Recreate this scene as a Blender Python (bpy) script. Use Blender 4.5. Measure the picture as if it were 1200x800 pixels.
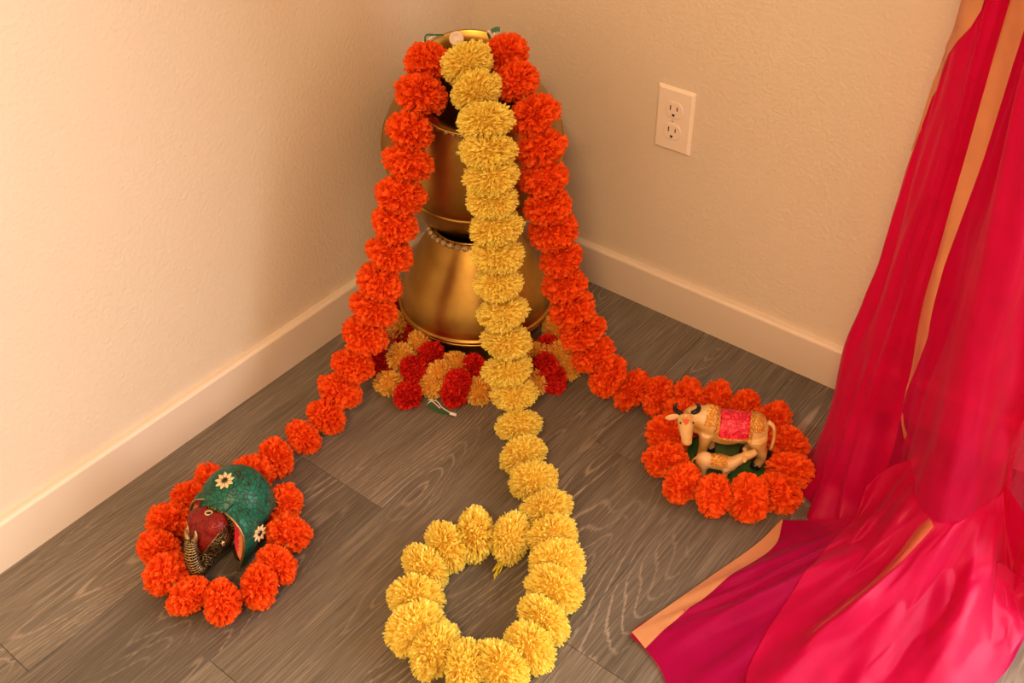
import bpy, bmesh, math, random
from mathutils import Vector, Matrix, Euler, Quaternion, noise
from mathutils.bvhtree import BVHTree

scene = bpy.context.scene
for o in list(bpy.data.objects):
    bpy.data.objects.remove(o, do_unlink=True)
COL = scene.collection
R = math.radians

# ------------------------------------------------------------------ camera
# room frame: corner at the origin, left wall is x = 0, back wall is y = 0, floor z = 0
CAM_POS = Vector((1.1882, -1.3726, 1.2132))
CAM_R = Vector((0.7855, 0.6188, -0.0141))
CAM_U = Vector((-0.3898, 0.5123, 0.7653))
CAM_D = Vector((-0.4807, 0.5956, -0.6436))
FPX = 1204.35
cam_data = bpy.data.cameras.new('camera')
cam_data.sensor_width = 36.0
cam_data.lens = FPX / 1200.0 * 36.0
cam_data.clip_start = 0.02
cam = bpy.data.objects.new('camera', cam_data)
COL.objects.link(cam)
m = Matrix.Identity(4)
for i in range(3):
    m[i][0] = CAM_R[i]; m[i][1] = CAM_U[i]; m[i][2] = -CAM_D[i]; m[i][3] = CAM_POS[i]
cam.matrix_world = m
scene.camera = cam

# ------------------------------------------------------------------ world and lights
ROOM_X, ROOM_Y, ROOM_Z = 3.3, 3.4, 2.45
world = bpy.data.worlds.new('world'); scene.world = world
world.use_nodes = True
world.node_tree.nodes['Background'].inputs[0].default_value = (0.9, 0.95, 1.0, 1)
world.node_tree.nodes['Background'].inputs[1].default_value = 0.6

def area_light(name, loc, rot, sx, sy, power, color):
    l = bpy.data.lights.new(name, 'AREA'); l.shape = 'RECTANGLE'
    l.size = sx; l.size_y = sy; l.energy = power; l.color = color
    o = bpy.data.objects.new(name, l); COL.objects.link(o)
    o.location = loc; o.rotation_euler = rot
    return o
WIN_X0, WIN_X1, WIN_Z0, WIN_Z1 = 1.50, 3.10, 0.04, 2.10       # glass door in the back wall, right of the hanging saree
window_light = area_light('glass_door_daylight', ((WIN_X0 + WIN_X1) / 2, 0.03, (WIN_Z0 + WIN_Z1) / 2),
                          (R(-90), 0, 0), WIN_X1 - WIN_X0, WIN_Z1 - WIN_Z0, 57, (0.98, 1.0, 1.04))
WARM_FILL = (1.45, -2.25, ROOM_Z - 0.07)                            # warm fill light added below the ceiling, out of view
warm_fill = area_light('added_warm_fill', WARM_FILL, (0, 0, 0), 0.46, 0.46, 31, (1.0, 0.60, 0.30)); warm_fill.data.shape = 'DISK'


vs = scene.view_settings
vs.view_transform = 'Standard'
vs.look = 'None'
vs.gamma = 1.0
vs.use_curve_mapping = False
vs.exposure = 0.78

# ------------------------------------------------------------------ helpers
def px_ray(px, py):
    return CAM_D + CAM_R * ((px - 600.0) / FPX) + CAM_U * ((400.0 - py) / FPX)
def on_z(px, py, z):
    v = px_ray(px, py); return CAM_POS + v * ((z - CAM_POS.z) / v.z)
def on_plane(px, py, pt, n):
    v = px_ray(px, py); return CAM_POS + v * ((Vector(pt) - CAM_POS).dot(n) / v.dot(n))

AX = Vector((0.197, -0.246, 0.0))                     # foot of the pots
HV = Vector((0.661, -0.751, 0.0)).normalized()        # horizontally out of the corner
LV = Vector((0.751, 0.661, 0.0)).normalized()         # across, to the right
ZV = Vector((0, 0, 1))
def on_h(px, py, h):
    return on_plane(px, py, AX + HV * h, HV)

def tag(o, label=None, cat=None, group=None, kind=None):
    if label: o['label'] = label
    if cat: o['category'] = cat
    if group: o['group'] = group
    if kind: o['kind'] = kind
    return o
def empty(name, loc=(0, 0, 0), rot=(0, 0, 0)):
    o = bpy.data.objects.new(name, None); COL.objects.link(o)
    o.empty_display_size = 0.02
    o.location = loc; o.rotation_euler = rot
    return o
def link(name, me, mat=None, parent=None):
    o = bpy.data.objects.new(name, me); COL.objects.link(o)
    if mat is not None and not me.materials: me.materials.append(mat)
    if parent is not None: o.parent = parent
    return o
def mesh_from(name, verts, faces, smooth=True):
    me = bpy.data.meshes.new(name)
    me.from_pydata([tuple(v) for v in verts], [], faces)
    me.update()
    if smooth:
        me.polygons.foreach_set('use_smooth', [True] * len(me.polygons))
    return me
def obj(name, verts, faces, mat, parent=None, smooth=True):
    return link(name, mesh_from(name, verts, faces, smooth), mat, parent)
def bm_obj(name, bm, mat, parent=None, smooth=True):
    bmesh.ops.recalc_face_normals(bm, faces=bm.faces)
    me = bpy.data.meshes.new(name); bm.to_mesh(me); bm.free()
    if smooth: me.polygons.foreach_set('use_smooth', [True] * len(me.polygons))
    return link(name, me, mat, parent)
def box_bm(x0, x1, y0, y1, z0, z1, bevel=0.0, seg=2):
    bm = bmesh.new()
    bmesh.ops.create_cube(bm, size=1.0)
    for v in bm.verts:
        v.co = Vector((x0 + (v.co.x + .5) * (x1 - x0), y0 + (v.co.y + .5) * (y1 - y0), z0 + (v.co.z + .5) * (z1 - z0)))
    if bevel > 0:
        bmesh.ops.bevel(bm, geom=bm.edges[:], offset=bevel, segments=seg, affect='EDGES', profile=0.5)
    return bm
def lathe(profile, n=64):
    """profile of (radius, height); radius 0 closes on the axis"""
    vs_, fs = [], []
    rings = []
    for (r, z) in profile:
        if r <= 1e-6:
            rings.append([len(vs_)]); vs_.append(Vector((0, 0, z)))
        else:
            s = len(vs_); rings.append(list(range(s, s + n)))
            for k in range(n):
                a = 2 * math.pi * k / n
                vs_.append(Vector((r * math.cos(a), r * math.sin(a), z)))
    for A, B in zip(rings, rings[1:]):
        for k in range(n):
            k2 = (k + 1) % n
            if len(A) == 1 and len(B) == 1: continue
            if len(A) == 1: fs.append((A[0], B[k2], B[k]))
            elif len(B) == 1: fs.append((A[k], A[k2], B[0]))
            else: fs.append((A[k], A[k2], B[k2], B[k]))
    return vs_, fs
def catmull(pts, sub):
    pts = [Vector(p) for p in pts]; out = []
    P = [pts[0] * 2 - pts[1]] + pts + [pts[-1] * 2 - pts[-2]]
    for i in range(1, len(P) - 2):
        for k in range(sub):
            t = k / sub
            a, b, c, d = P[i - 1], P[i], P[i + 1], P[i + 2]
            out.append(0.5 * ((2 * b) + (c - a) * t + (2 * a - 5 * b + 4 * c - d) * t * t + (3 * b - a - 3 * c + d) * t ** 3))
    out.append(pts[-1]); return out
def tube(path, radii, n=8, cap=True, flat=1.0):
    """swept tube; radii a number or a list along the path"""
    path = [Vector(p) for p in path]
    if not isinstance(radii, (list, tuple)): radii = [radii] * len(path)
    vs_, fs = [], []
    up = Vector((0.13, 0.21, 0.97)).normalized(); prev = None
    for i, p in enumerate(path):
        t = (path[min(i + 1, len(path) - 1)] - path[max(i - 1, 0)]).normalized()
        if prev is None:
            e1 = t.cross(up)
            if e1.length < 1e-3: e1 = t.cross(Vector((1, 0, 0)))
        else:
            e1 = prev - t * prev.dot(t)
        e1.normalize(); prev = e1; e2 = t.cross(e1)
        for k in range(n):
            a = 2 * math.pi * k / n
            vs_.append(p + (e1 * math.cos(a) + e2 * math.sin(a) * flat) * radii[i])
    for i in range(len(path) - 1):
        for k in range(n):
            k2 = (k + 1) % n
            fs.append((i * n + k, i * n + k2, (i + 1) * n + k2, (i + 1) * n + k))
    if cap:
        fs.append(tuple(range(n - 1, -1, -1)))
        s = (len(path) - 1) * n
        fs.append(tuple(range(s, s + n)))
    return vs_, fs
def grid_faces(nu, nv):
    return [(i * nv + j, (i + 1) * nv + j, (i + 1) * nv + j + 1, i * nv + j + 1) for i in range(nu - 1) for j in range(nv - 1)]

# ------------------------------------------------------------------ materials
def new_mat(name):
    mt = bpy.data.materials.new(name); mt.use_nodes = True
    nt = mt.node_tree
    return mt, nt, nt.nodes['Principled BSDF']
def nd(nt, typ, **kw):
    n = nt.nodes.new(typ)
    for k, v in kw.items():
        if k in n.inputs.keys(): n.inputs[k].default_value = v
        else: setattr(n, k, v)
    return n
def ramp(nt, stops, interp='LINEAR'):
    n = nt.nodes.new('ShaderNodeValToRGB'); cr = n.color_ramp; cr.interpolation = interp
    while len(cr.elements) < len(stops): cr.elements.new(0.5)
    for e, (p, c) in zip(cr.elements, stops):
        e.position = p; e.color = (*c, 1) if len(c) == 3 else c
    return n
def simple(name, color, rough=0.5, metal=0.0, noise=0.0, nscale=60, bump=0.0, bscale=200, **kw):
    mt, nt, b = new_mat(name)
    b.inputs['Base Color'].default_value = (*color, 1)
    b.inputs['Roughness'].default_value = rough
    b.inputs['Metallic'].default_value = metal
    for k, v in kw.items(): b.inputs[k.replace('_', ' ')].default_value = v
    tc = nd(nt, 'ShaderNodeTexCoord')
    if noise > 0:
        n = nd(nt, 'ShaderNodeTexNoise', Scale=nscale, Detail=4.0)
        nt.links.new(tc.outputs['Object'], n.inputs['Vector'])
        rp = ramp(nt, [(0.3, tuple(c * (1 - noise) for c in color)), (0.7, tuple(min(1, c * (1 + noise)) for c in color))])
        nt.links.new(n.outputs['Fac'], rp.inputs['Fac'])
        nt.links.new(rp.outputs['Color'], b.inputs['Base Color'])
    if bump > 0:
        n = nd(nt, 'ShaderNodeTexNoise', Scale=bscale, Detail=3.0)
        nt.links.new(tc.outputs['Object'], n.inputs['Vector'])
        bp = nd(nt, 'ShaderNodeBump', Strength=bump, Distance=0.002)
        nt.links.new(n.outputs['Fac'], bp.inputs['Height'])
        nt.links.new(bp.outputs['Normal'], b.inputs['Normal'])
    return mt

M = {}
# painted wall, fine orange-peel texture
def wall_material():
    mt, nt, b = new_mat('wall_paint')
    tc = nd(nt, 'ShaderNodeTexCoord')
    n = nd(nt, 'ShaderNodeTexNoise', Scale=150.0, Detail=3.0, Roughness=0.5)
    n2 = nd(nt, 'ShaderNodeTexNoise', Scale=1.7, Detail=2.0)
    nt.links.new(tc.outputs['Object'], n.inputs['Vector']); nt.links.new(tc.outputs['Object'], n2.inputs['Vector'])
    rp = ramp(nt, [(0.3, (0.70, 0.59, 0.44)), (0.7, (0.73, 0.615, 0.46))])
    nt.links.new(n2.outputs['Fac'], rp.inputs['Fac']); nt.links.new(rp.outputs['Color'], b.inputs['Base Color'])
    bp = nd(nt, 'ShaderNodeBump', Strength=0.6, Distance=0.0022)
    nt.links.new(n.outputs['Fac'], bp.inputs['Height']); nt.links.new(bp.outputs['Normal'], b.inputs['Normal'])
    b.inputs['Roughness'].default_value = 0.62
    b.inputs['Specular IOR Level'].default_value = 0.3
    return mt
M['wall'] = wall_material()
M['trim'] = simple('trim_paint', (0.76, 0.63, 0.48), 0.42)
M['ceiling'] = simple('ceiling_paint', (0.72, 0.62, 0.50), 0.8)

def wood_material():
    mt, nt, b = new_mat('grey_oak_vinyl')
    L = nt.links.new
    tc = nd(nt, 'ShaderNodeTexCoord'); oi = nd(nt, 'ShaderNodeObjectInfo')
    off = nd(nt, 'ShaderNodeVectorMath', operation='SCALE'); off.inputs[0].default_value = (7.3, 11.7, 0)
    L(oi.outputs['Random'], off.inputs['Scale'])
    add = nd(nt, 'ShaderNodeVectorMath', operation='ADD')
    L(tc.outputs['Object'], add.inputs[0]); L(off.outputs['Vector'], add.inputs[1])
    # growth rings: contour lines of a stretched noise
    mp = nd(nt, 'ShaderNodeMapping'); mp.inputs['Scale'].default_value = (7.5, 1.15, 1.0)
    L(add.outputs['Vector'], mp.inputs['Vector'])
    n1 = nd(nt, 'ShaderNodeTexNoise', Scale=1.0, Detail=1.5, Roughness=0.45, Distortion=0.25)
    L(mp.outputs['Vector'], n1.inputs['Vector'])
    # jitter of the lines by fine grain
    mp2 = nd(nt, 'ShaderNodeMapping'); mp2.inputs['Scale'].default_value = (420, 9, 1)
    L(add.outputs['Vector'], mp2.inputs['Vector'])
    n2 = nd(nt, 'ShaderNodeTexNoise', Scale=1.0, Detail=4.0, Roughness=0.65)
    L(mp2.outputs['Vector'], n2.inputs['Vector'])
    mul = nd(nt, 'ShaderNodeMath', operation='MULTIPLY'); mul.inputs[1].default_value = 300.0
    L(n1.outputs['Fac'], mul.inputs[0])
    j = nd(nt, 'ShaderNodeMath', operation='MULTIPLY_ADD'); j.inputs[1].default_value = 4.5
    L(n2.outputs['Fac'], j.inputs[0]); L(mul.outputs[0], j.inputs[2])
    sn = nd(nt, 'ShaderNodeMath', operation='SINE'); L(j.outputs[0], sn.inputs[0])
    ln = nd(nt, 'ShaderNodeMapRange'); ln.inputs[1].default_value = 0.78; ln.inputs[2].default_value = 1.0
    L(sn.outputs[0], ln.inputs[0])
    # where the lines show strongly
    mp3 = nd(nt, 'ShaderNodeMapping'); mp3.inputs['Scale'].default_value = (7.0, 2.2, 1)
    L(add.outputs['Vector'], mp3.inputs['Vector'])
    n3 = nd(nt, 'ShaderNodeTexNoise', Scale=1.0, Detail=2.0)
    L(mp3.outputs['Vector'], n3.inputs['Vector'])
    ms = nd(nt, 'ShaderNodeMapRange'); ms.inputs[1].default_value = 0.45; ms.inputs[2].default_value = 0.70
    ms.inputs[3].default_value = 0.03; ms.inputs[4].default_value = 0.8
    L(n3.outputs['Fac'], ms.inputs[0])
    lm = nd(nt, 'ShaderNodeMath', operation='MULTIPLY'); L(ln.outputs[0], lm.inputs[0]); L(ms.outputs[0], lm.inputs[1])
    # broad tone + fine pores
    mp4 = nd(nt, 'ShaderNodeMapping'); mp4.inputs['Scale'].default_value = (18, 1.6, 1)
    L(add.outputs['Vector'], mp4.inputs['Vector'])
    n4 = nd(nt, 'ShaderNodeTexNoise', Scale=1.0, Detail=5.0, Roughness=0.6)
    L(mp4.outputs['Vector'], n4.inputs['Vector'])
    base = ramp(nt, [(0.25, (0.108, 0.086, 0.059)), (0.52, (0.148, 0.120, 0.086)), (0.78, (0.20, 0.164, 0.122))])
    L(n4.outputs['Fac'], base.inputs['Fac'])
    pore = ramp(nt, [(0.30, (0.60, 0.60, 0.60)), (0.5, (0.95, 0.95, 0.95)), (0.70, (1.6, 1.6, 1.6))])
    L(n2.outputs['Fac'], pore.inputs['Fac'])
    mx = nd(nt, 'ShaderNodeMix', data_type='RGBA', blend_type='MULTIPLY'); mx.inputs[0].default_value = 1.0
    L(base.outputs['Color'], mx.inputs[6]); L(pore.outputs['Color'], mx.inputs[7])
    tone = nd(nt, 'ShaderNodeMapRange'); tone.inputs[3].default_value = 0.80; tone.inputs[4].default_value = 1.28
    L(oi.outputs['Random'], tone.inputs[0])
    mt2 = nd(nt, 'ShaderNodeVectorMath', operation='SCALE'); L(mx.outputs[2], mt2.inputs[0]); L(tone.outputs[0], mt2.inputs['Scale'])
    fin = nd(nt, 'ShaderNodeMix', data_type='RGBA'); fin.inputs[7].default_value = (0.42, 0.335, 0.25, 1)
    L(lm.outputs[0], fin.inputs[0]); L(mt2.outputs['Vector'], fin.inputs[6])
    L(fin.outputs[2], b.inputs['Base Color'])
    bp = nd(nt, 'ShaderNodeBump', Strength=0.25, Distance=0.0006)
    L(n2.outputs['Fac'], bp.inputs['Height']); L(bp.outputs['Normal'], b.inputs['Normal'])
    b.inputs['Roughness'].default_value = 0.5
    b.inputs['Specular IOR Level'].default_value = 0.35
    return mt
M['wood'] = wood_material()
M['subfloor'] = simple('subfloor', (0.03, 0.024, 0.018), 0.9)

def brass_material(name, col, dark, rough):
    mt, nt, b = new_mat(name); L = nt.links.new
    tc = nd(nt, 'ShaderNodeTexCoord')
    n = nd(nt, 'ShaderNodeTexNoise', Scale=14.0, Detail=5.0, Roughness=0.6)
    L(tc.outputs['Object'], n.inputs['Vector'])
    mp = nd(nt, 'ShaderNodeMapping'); mp.inputs['Scale'].default_value = (6, 6, 420)
    L(tc.outputs['Object'], mp.inputs['Vector'])
    n2 = nd(nt, 'ShaderNodeTexNoise', Scale=1.0, Detail=3.0)
    L(mp.outputs['Vector'], n2.inputs['Vector'])
    rp = ramp(nt, [(0.25, dark), (0.6, col)])
    L(n.outputs['Fac'], rp.inputs['Fac']); L(rp.outputs['Color'], b.inputs['Base Color'])
    rr = nd(nt, 'ShaderNodeMapRange'); rr.inputs[3].default_value = rough - 0.08; rr.inputs[4].default_value = rough + 0.12
    L(n.outputs['Fac'], rr.inputs[0]); L(rr.outputs[0], b.inputs['Roughness'])
    bp = nd(nt, 'ShaderNodeBump', Strength=0.12, Distance=0.0006)
    L(n2.outputs['Fac'], bp.inputs['Height']); L(bp.outputs['Normal'], b.inputs['Normal'])
    b.inputs['Metallic'].default_value = 1.0
    return mt
M['brass'] = brass_material('aged_brass', (0.50, 0.30, 0.065), (0.34, 0.185, 0.035), 0.31)

def petal_material(name, tip, deep, transl=0.25):
    mt, nt, b = new_mat(name); L = nt.links.new
    at = nd(nt, 'ShaderNodeAttribute', attribute_name='tint')
    rp = ramp(nt, [(0.0, deep), (0.75, tip), (1.0, tuple(min(1.0, c * 1.12 + 0.01) for c in tip))])
    L(at.outputs['Fac'], rp.inputs['Fac']); L(rp.outputs['Color'], b.inputs['Base Color'])
    b.inputs['Roughness'].default_value = 0.75
    b.inputs['Specular IOR Level'].default_value = 0.12
    tr = nd(nt, 'ShaderNodeBsdfTranslucent'); L(rp.outputs['Color'], tr.inputs['Color'])
    mx = nd(nt, 'ShaderNodeMixShader'); mx.inputs[0].default_value = transl
    L(b.outputs[0], mx.inputs[1]); L(tr.outputs[0], mx.inputs[2])
    L(mx.outputs[0], nt.nodes['Material Output'].inputs['Surface'])
    return mt
M['orange'] = petal_material('orange_petals', (1.0, 0.150, 0.014), (0.88, 0.075, 0.008), 0.4)
M['yellow'] = petal_material('yellow_petals', (1.0, 0.83, 0.18), (1.0, 0.69, 0.09), 0.40)
M['red'] = petal_material('red_petals', (0.78, 0.022, 0.012), (0.50, 0.008, 0.005), 0.3)
M['pale_yellow'] = petal_material('pale_yellow_petals', (1.0, 0.64, 0.13), (0.90, 0.44, 0.05), 0.35)
M['string'] = simple('cotton_string', (0.45, 0.35, 0.10), 0.9)
M['green_ribbon'] = simple('green_ribbon', (0.02, 0.13, 0.05), 0.5)
M['white_thread'] = simple('white_thread', (0.75, 0.70, 0.58), 0.8)
M['toggle'] = simple('white_plastic_toggle', (0.78, 0.64, 0.48), 0.4)
M['wisp'] = simple('green_yellow_wisp', (0.55, 0.42, 0.02), 0.8)
M['bead'] = simple('crystal_bead', (0.50, 0.36, 0.17), 0.15, 0.5, noise=0.35, nscale=400)
M['outlet'] = simple('outlet_plastic', (0.86, 0.72, 0.57), 0.35)
M['slot'] = simple('outlet_slot', (0.02, 0.014, 0.01), 0.7)
M['screw'] = simple('outlet_screw', (0.70, 0.58, 0.42), 0.3, 0.3)

def cloth_material(name, col, trans_col, trans, rough, transl=0.3, spec=0.5, weave=1400.0):
    mt, nt, b = new_mat(name); L = nt.links.new
    tc = nd(nt, 'ShaderNodeTexCoord')
    n = nd(nt, 'ShaderNodeTexNoise', Scale=26.0, Detail=3.0)
    L(tc.outputs['Object'], n.inputs['Vector'])
    rp = ramp(nt, [(0.3, tuple(c * 0.86 for c in col)), (0.7, col)])
    L(n.outputs['Fac'], rp.inputs['Fac']); L(rp.outputs['Color'], b.inputs['Base Color'])
    n2 = nd(nt, 'ShaderNodeTexNoise', Scale=weave, Detail=1.0)
    L(tc.outputs['Object'], n2.inputs['Vector'])
    bp = nd(nt, 'ShaderNodeBump', Strength=0.06, Distance=0.0004)
    L(n2.outputs['Fac'], bp.inputs['Height']); L(bp.outputs['Normal'], b.inputs['Normal'])
    b.inputs['Roughness'].default_value = rough
    b.inputs['Specular IOR Level'].default_value = spec
    b.inputs['Specular Tint'].default_value = (1.0, 0.34, 0.50, 1)
    b.inputs['Sheen Weight'].default_value = 0.3
    b.inputs['Sheen Tint'].default_value = (1.0, 0.25, 0.45, 1)
    tl = nd(nt, 'ShaderNodeBsdfTranslucent'); L(rp.outputs['Color'], tl.inputs['Color'])
    m1 = nd(nt, 'ShaderNodeMixShader'); m1.inputs[0].default_value = transl
    L(b.outputs[0], m1.inputs[1]); L(tl.outputs[0], m1.inputs[2])
    tp = nd(nt, 'ShaderNodeBsdfTransparent'); tp.inputs['Color'].default_value = (*trans_col, 1)
    m2 = nd(nt, 'ShaderNodeMixShader'); m2.inputs[0].default_value = trans
    L(m1.outputs[0], m2.inputs[1]); L(tp.outputs[0], m2.inputs[2])
    L(m2.outputs[0], nt.nodes['Material Output'].inputs['Surface'])
    return mt
M['saree'] = cloth_material('magenta_organza', (0.70, 0.002, 0.078), (0.90, 0.03, 0.16), 0.33, 0.36, 0.22, 0.42)
M['saree_single'] = cloth_material('magenta_organza_one_layer', (0.66, 0.002, 0.110), (0.92, 0.06, 0.26), 0.50, 0.36, 0.2, 0.42)
M['sheer'] = cloth_material('single_layer_organza', (0.75, 0.006, 0.100), (1.0, 0.30, 0.50), 0.60, 0.34)
M['gold_border'] = cloth_material('gold_zari_border', (0.72, 0.34, 0.14), (1.0, 0.6, 0.3), 0.05, 0.42, 0.15, 0.6)
M['gold_thread'] = cloth_material('gold_thread_stripe', (0.80, 0.34, 0.16), (1.0, 0.5, 0.4), 0.6, 0.42, 0.15, 0.6)

# ------------------------------------------------------------------ room shell
def structure(name, bm, mat, smooth=False):
    return tag(bm_obj(name, bm, mat, None, smooth), kind='structure')
W = 0.1
o = structure('floor', box_bm(-W, ROOM_X + W, -ROOM_Y - W, W, -0.06, -0.005), M['subfloor'])
tag(o, 'grey brown oak plank floor', 'floor')
FLOOR = o
def plank(x0, x1, y0, y1):
    bm = box_bm(-(x1 - x0) / 2, (x1 - x0) / 2, -(y1 - y0) / 2, (y1 - y0) / 2, -0.0049, 0.0, 0.0006, 1)
    p = bm_obj('plank', bm, M['wood'], FLOOR, False)
    p.location = ((x0 + x1) / 2, (y0 + y1) / 2, 0)
rng = random.Random(4)
xs = [0.0] + [0.19 + 0.18 * k for k in range(18)]
fixed = {1: -0.685, 3: -0.366, 4: -0.705, 2: -1.02, 0: -1.18, 5: -0.93}
for k in range(len(xs)):
    x0 = xs[k]; x1 = xs[k + 1] if k + 1 < len(xs) else ROOM_X
    x1 = min(x1, ROOM_X)
    if x1 - x0 < 0.01: continue
    e = fixed.get(k, -rng.uniform(0.2, 1.1)); cuts = [0.0]
    while e > -ROOM_Y + 0.05: cuts.append(e); e -= 1.22
    cuts.append(-ROOM_Y)
    for a, b2 in zip(cuts, cuts[1:]):
        plank(x0 + 0.00025, x1 - 0.00025, b2 + 0.00025, a - 0.00025)

tag(structure('wall_left', box_bm(-W, 0, -ROOM_Y - W, W, -0.05, ROOM_Z), M['wall']), 'pale beige textured wall on the left side', 'wall')
wb = empty('wall_back', (0, 0, 0)); tag(wb, 'beige textured wall carrying the power outlet', 'wall', kind='structure')
for (x0, x1, z0, z1) in ((0, WIN_X0, -0.05, ROOM_Z), (WIN_X1, ROOM_X + W, -0.05, ROOM_Z), (WIN_X0, WIN_X1, WIN_Z1, ROOM_Z), (WIN_X0, WIN_X1, -0.05, WIN_Z0)):
    bm_obj('wall_section', box_bm(x0, x1, 0, W, z0, z1), M['wall'], wb, False)
tag(structure('wall_front', box_bm(0, ROOM_X + W, -ROOM_Y - W, -ROOM_Y, -0.05, ROOM_Z), M['wall']), 'beige wall behind the viewer', 'wall')
tag(structure('wall_right', box_bm(ROOM_X, ROOM_X + W, -ROOM_Y, 0, -0.05, ROOM_Z), M['wall']), 'beige wall far to the right', 'wall')
tag(structure('ceiling', box_bm(-W, ROOM_X + W, -ROOM_Y - W, W, ROOM_Z, ROOM_Z + W), M['ceiling']), 'plain off white ceiling', 'ceiling')
win = empty('door_1', (0, 0, 0)); tag(win, 'white framed glass door in the back wall', 'door', kind='structure')
fr = 0.05
for (x0, x1, z0, z1) in ((WIN_X0, WIN_X1, WIN_Z0, WIN_Z0 + fr), (WIN_X0, WIN_X1, WIN_Z1 - fr, WIN_Z1), (WIN_X0, WIN_X0 + fr, WIN_Z0 + fr, WIN_Z1 - fr), (WIN_X1 - fr, WIN_X1, WIN_Z0 + fr, WIN_Z1 - fr)):
    bm_obj('door_frame', box_bm(x0, x1, 0.04, 0.09, z0, z1, 0.003), M['trim'], win, False)

def added_fill_fixture():  # unseen fixture, added to house the warm fill light
    root = empty('added_fill_fixture', (WARM_FILL[0], WARM_FILL[1], ROOM_Z)); tag(root, 'round flush fixture added on the unseen ceiling for the warm fill light', 'lamp')
    v, f = lathe([(0, 0), (0.20, 0), (0.245, -0.01), (0.25, -0.075), (0.24, -0.078), (0.235, -0.02), (0, -0.02)], 48)
    obj('housing', v, f, M['trim'], root)
added_fill_fixture()

BH, BT = 0.0829, 0.014
def baseboard(name, length, label):
    prof = [(0, 0), (BT, 0)] + [(BT - 0.006 + 0.006 * math.cos(a), BH - 0.006 + 0.006 * math.sin(a)) for a in [R(15 * k) for k in range(7)]] + [(0.002, BH), (0, BH)]
    verts, faces = [], []
    n = len(prof)
    for s in (0, length):
        for (t, z) in prof: verts.append((s, t, z))
    for k in range(n): faces.append((k, (k + 1) % n, n + (k + 1) % n, n + k))
    faces += [tuple(range(n)), tuple(range(2 * n - 1, n - 1, -1))]
    me = mesh_from(name, verts, faces, False)
    bm = bmesh.new(); bm.from_mesh(me); bmesh.ops.recalc_face_normals(bm, faces=bm.faces); bm.to_mesh(me); bm.free()
    o = link(name, me, M['trim']); return tag(o, label, 'baseboard', kind='structure')
b = baseboard('baseboard_left', ROOM_Y, 'cream painted baseboard along the left wall'); b.rotation_euler = (0, 0, R(-90)); b.location = (0, 0, 0)
b = baseboard('baseboard_back', WIN_X0 - BT, 'cream painted baseboard under the power outlet')
b.scale = (1, -1, 1); b.location = (BT, 0, 0)

# ------------------------------------------------------------------ power outlet on the back wall
def outlet():
    root = empty('power_outlet', (0.4366, 0, 0.3928))
    tag(root, 'white double power outlet with cover plate on the beige wall', 'outlet')
    w, h, t = 0.035, 0.0572, 0.0055
    # plate: chamfered slab
    v, f = [], []
    loops = [(w, h, 0.0), (w, h, 0.0012), (w - 0.0012, h - 0.0012, 0.0030), (w - 0.0045, h - 0.0045, t)]
    def rr(a, b_, r, n=4):
        out = []
        for (cx, cz, s) in ((a - r, b_ - r, 0), (-a + r, b_ - r, 90), (-a + r, -b_ + r, 180), (a - r, -b_ + r, 270)):
            for k in range(n + 1):
                an = R(s + 90 * k / n); out.append((cx + r * math.cos(an), cz + r * math.sin(an)))
        return out
    for (a, b_, d) in loops:
        for (x, z) in rr(a, b_, 0.002): v.append((x, -d, z))
    n = 20
    for k in range(len(loops) - 1):
        for i in range(n): f.append((k * n + i, k * n + (i + 1) % n, (k + 1) * n + (i + 1) % n, (k + 1) * n + i))
    f.append(tuple((len(loops) - 1) * n + i for i in range(n)))
    bm = bmesh.new(); me = mesh_from('tmp', v, f, False); bm.from_mesh(me); bpy.data.meshes.remove(me)
    bm_obj('cover_plate', bm, M['outlet'], root, False)
    for s in (1, -1):
        cz = s * 0.0195
        # receptacle face: circle with flattened top and bottom, standing in a dark recess
        def face(rad, flat, d0, d1, name, mat, par):
            pts = []
            for k in range(48):
                a = 2 * math.pi * k / 48
                pts.append((rad * math.cos(a), max(-flat, min(flat, rad * math.sin(a)))))
            vv = [(x, -d0, cz + z) for x, z in pts] + [(x, -d1, cz + z) for x, z in pts] + [(x * 0.94, -d1 - 0.0004, cz + z * 0.94) for x, z in pts]
            ff = []
            for k in range(48):
                k2 = (k + 1) % 48
                ff += [(k, k2, 48 + k2, 48 + k), (48 + k, 48 + k2, 96 + k2, 96 + k)]
            ff.append(tuple(range(96, 144)))
            bm = bmesh.new(); me = mesh_from('tmp', vv, ff, False); bm.from_mesh(me); bpy.data.meshes.remove(me)
            return bm_obj(name, bm, mat, par, False)
        face(0.0180, 0.0150, t - 0.002, t - 0.0003, 'gap', M['slot'] if False else M['screw'], root)
        rec = face(0.0171, 0.0142, t - 0.001, t + 0.0010, 'receptacle', M['outlet'], root)
        d = t + 0.0013
        for (x, hh) in ((-0.0064, 0.0042), (0.0064, 0.0036)):
            bm_obj('slot', box_bm(x - 0.00095, x + 0.00095, -d - 0.0004, -d + 0.001, cz + 0.0035 - hh, cz + 0.0035 + hh), M['slot'], rec, False)
        vv, ff = lathe([(0, 0), (0.0027, 0), (0.0027, 0.0016), (0, 0.0016)], 20)
        vv = [Vector((p.x, -d - 0.0004 + p.z, cz - 0.0085 + min(p.y, 0.0018))) for p in vv]
        bm = bmesh.new(); me = mesh_from('tmp', vv, ff, False); bm.from_mesh(me); bpy.data.meshes.remove(me)
        bm_obj('slot', bm, M['slot'], rec, False)
    vv, ff = lathe([(0, 0.0012), (0.0022, 0.001), (0.003, 0), (0.003, -0.002)], 20)
    vv = [Vector((p.x, -t - p.z, p.y)) for p in vv]
    bm = bmesh.new(); me = mesh_from('tmp', vv, ff, True); bm.from_mesh(me); bpy.data.meshes.remove(me)
    bm_obj('screw', bm, M['screw'], root, True)
outlet()

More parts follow.
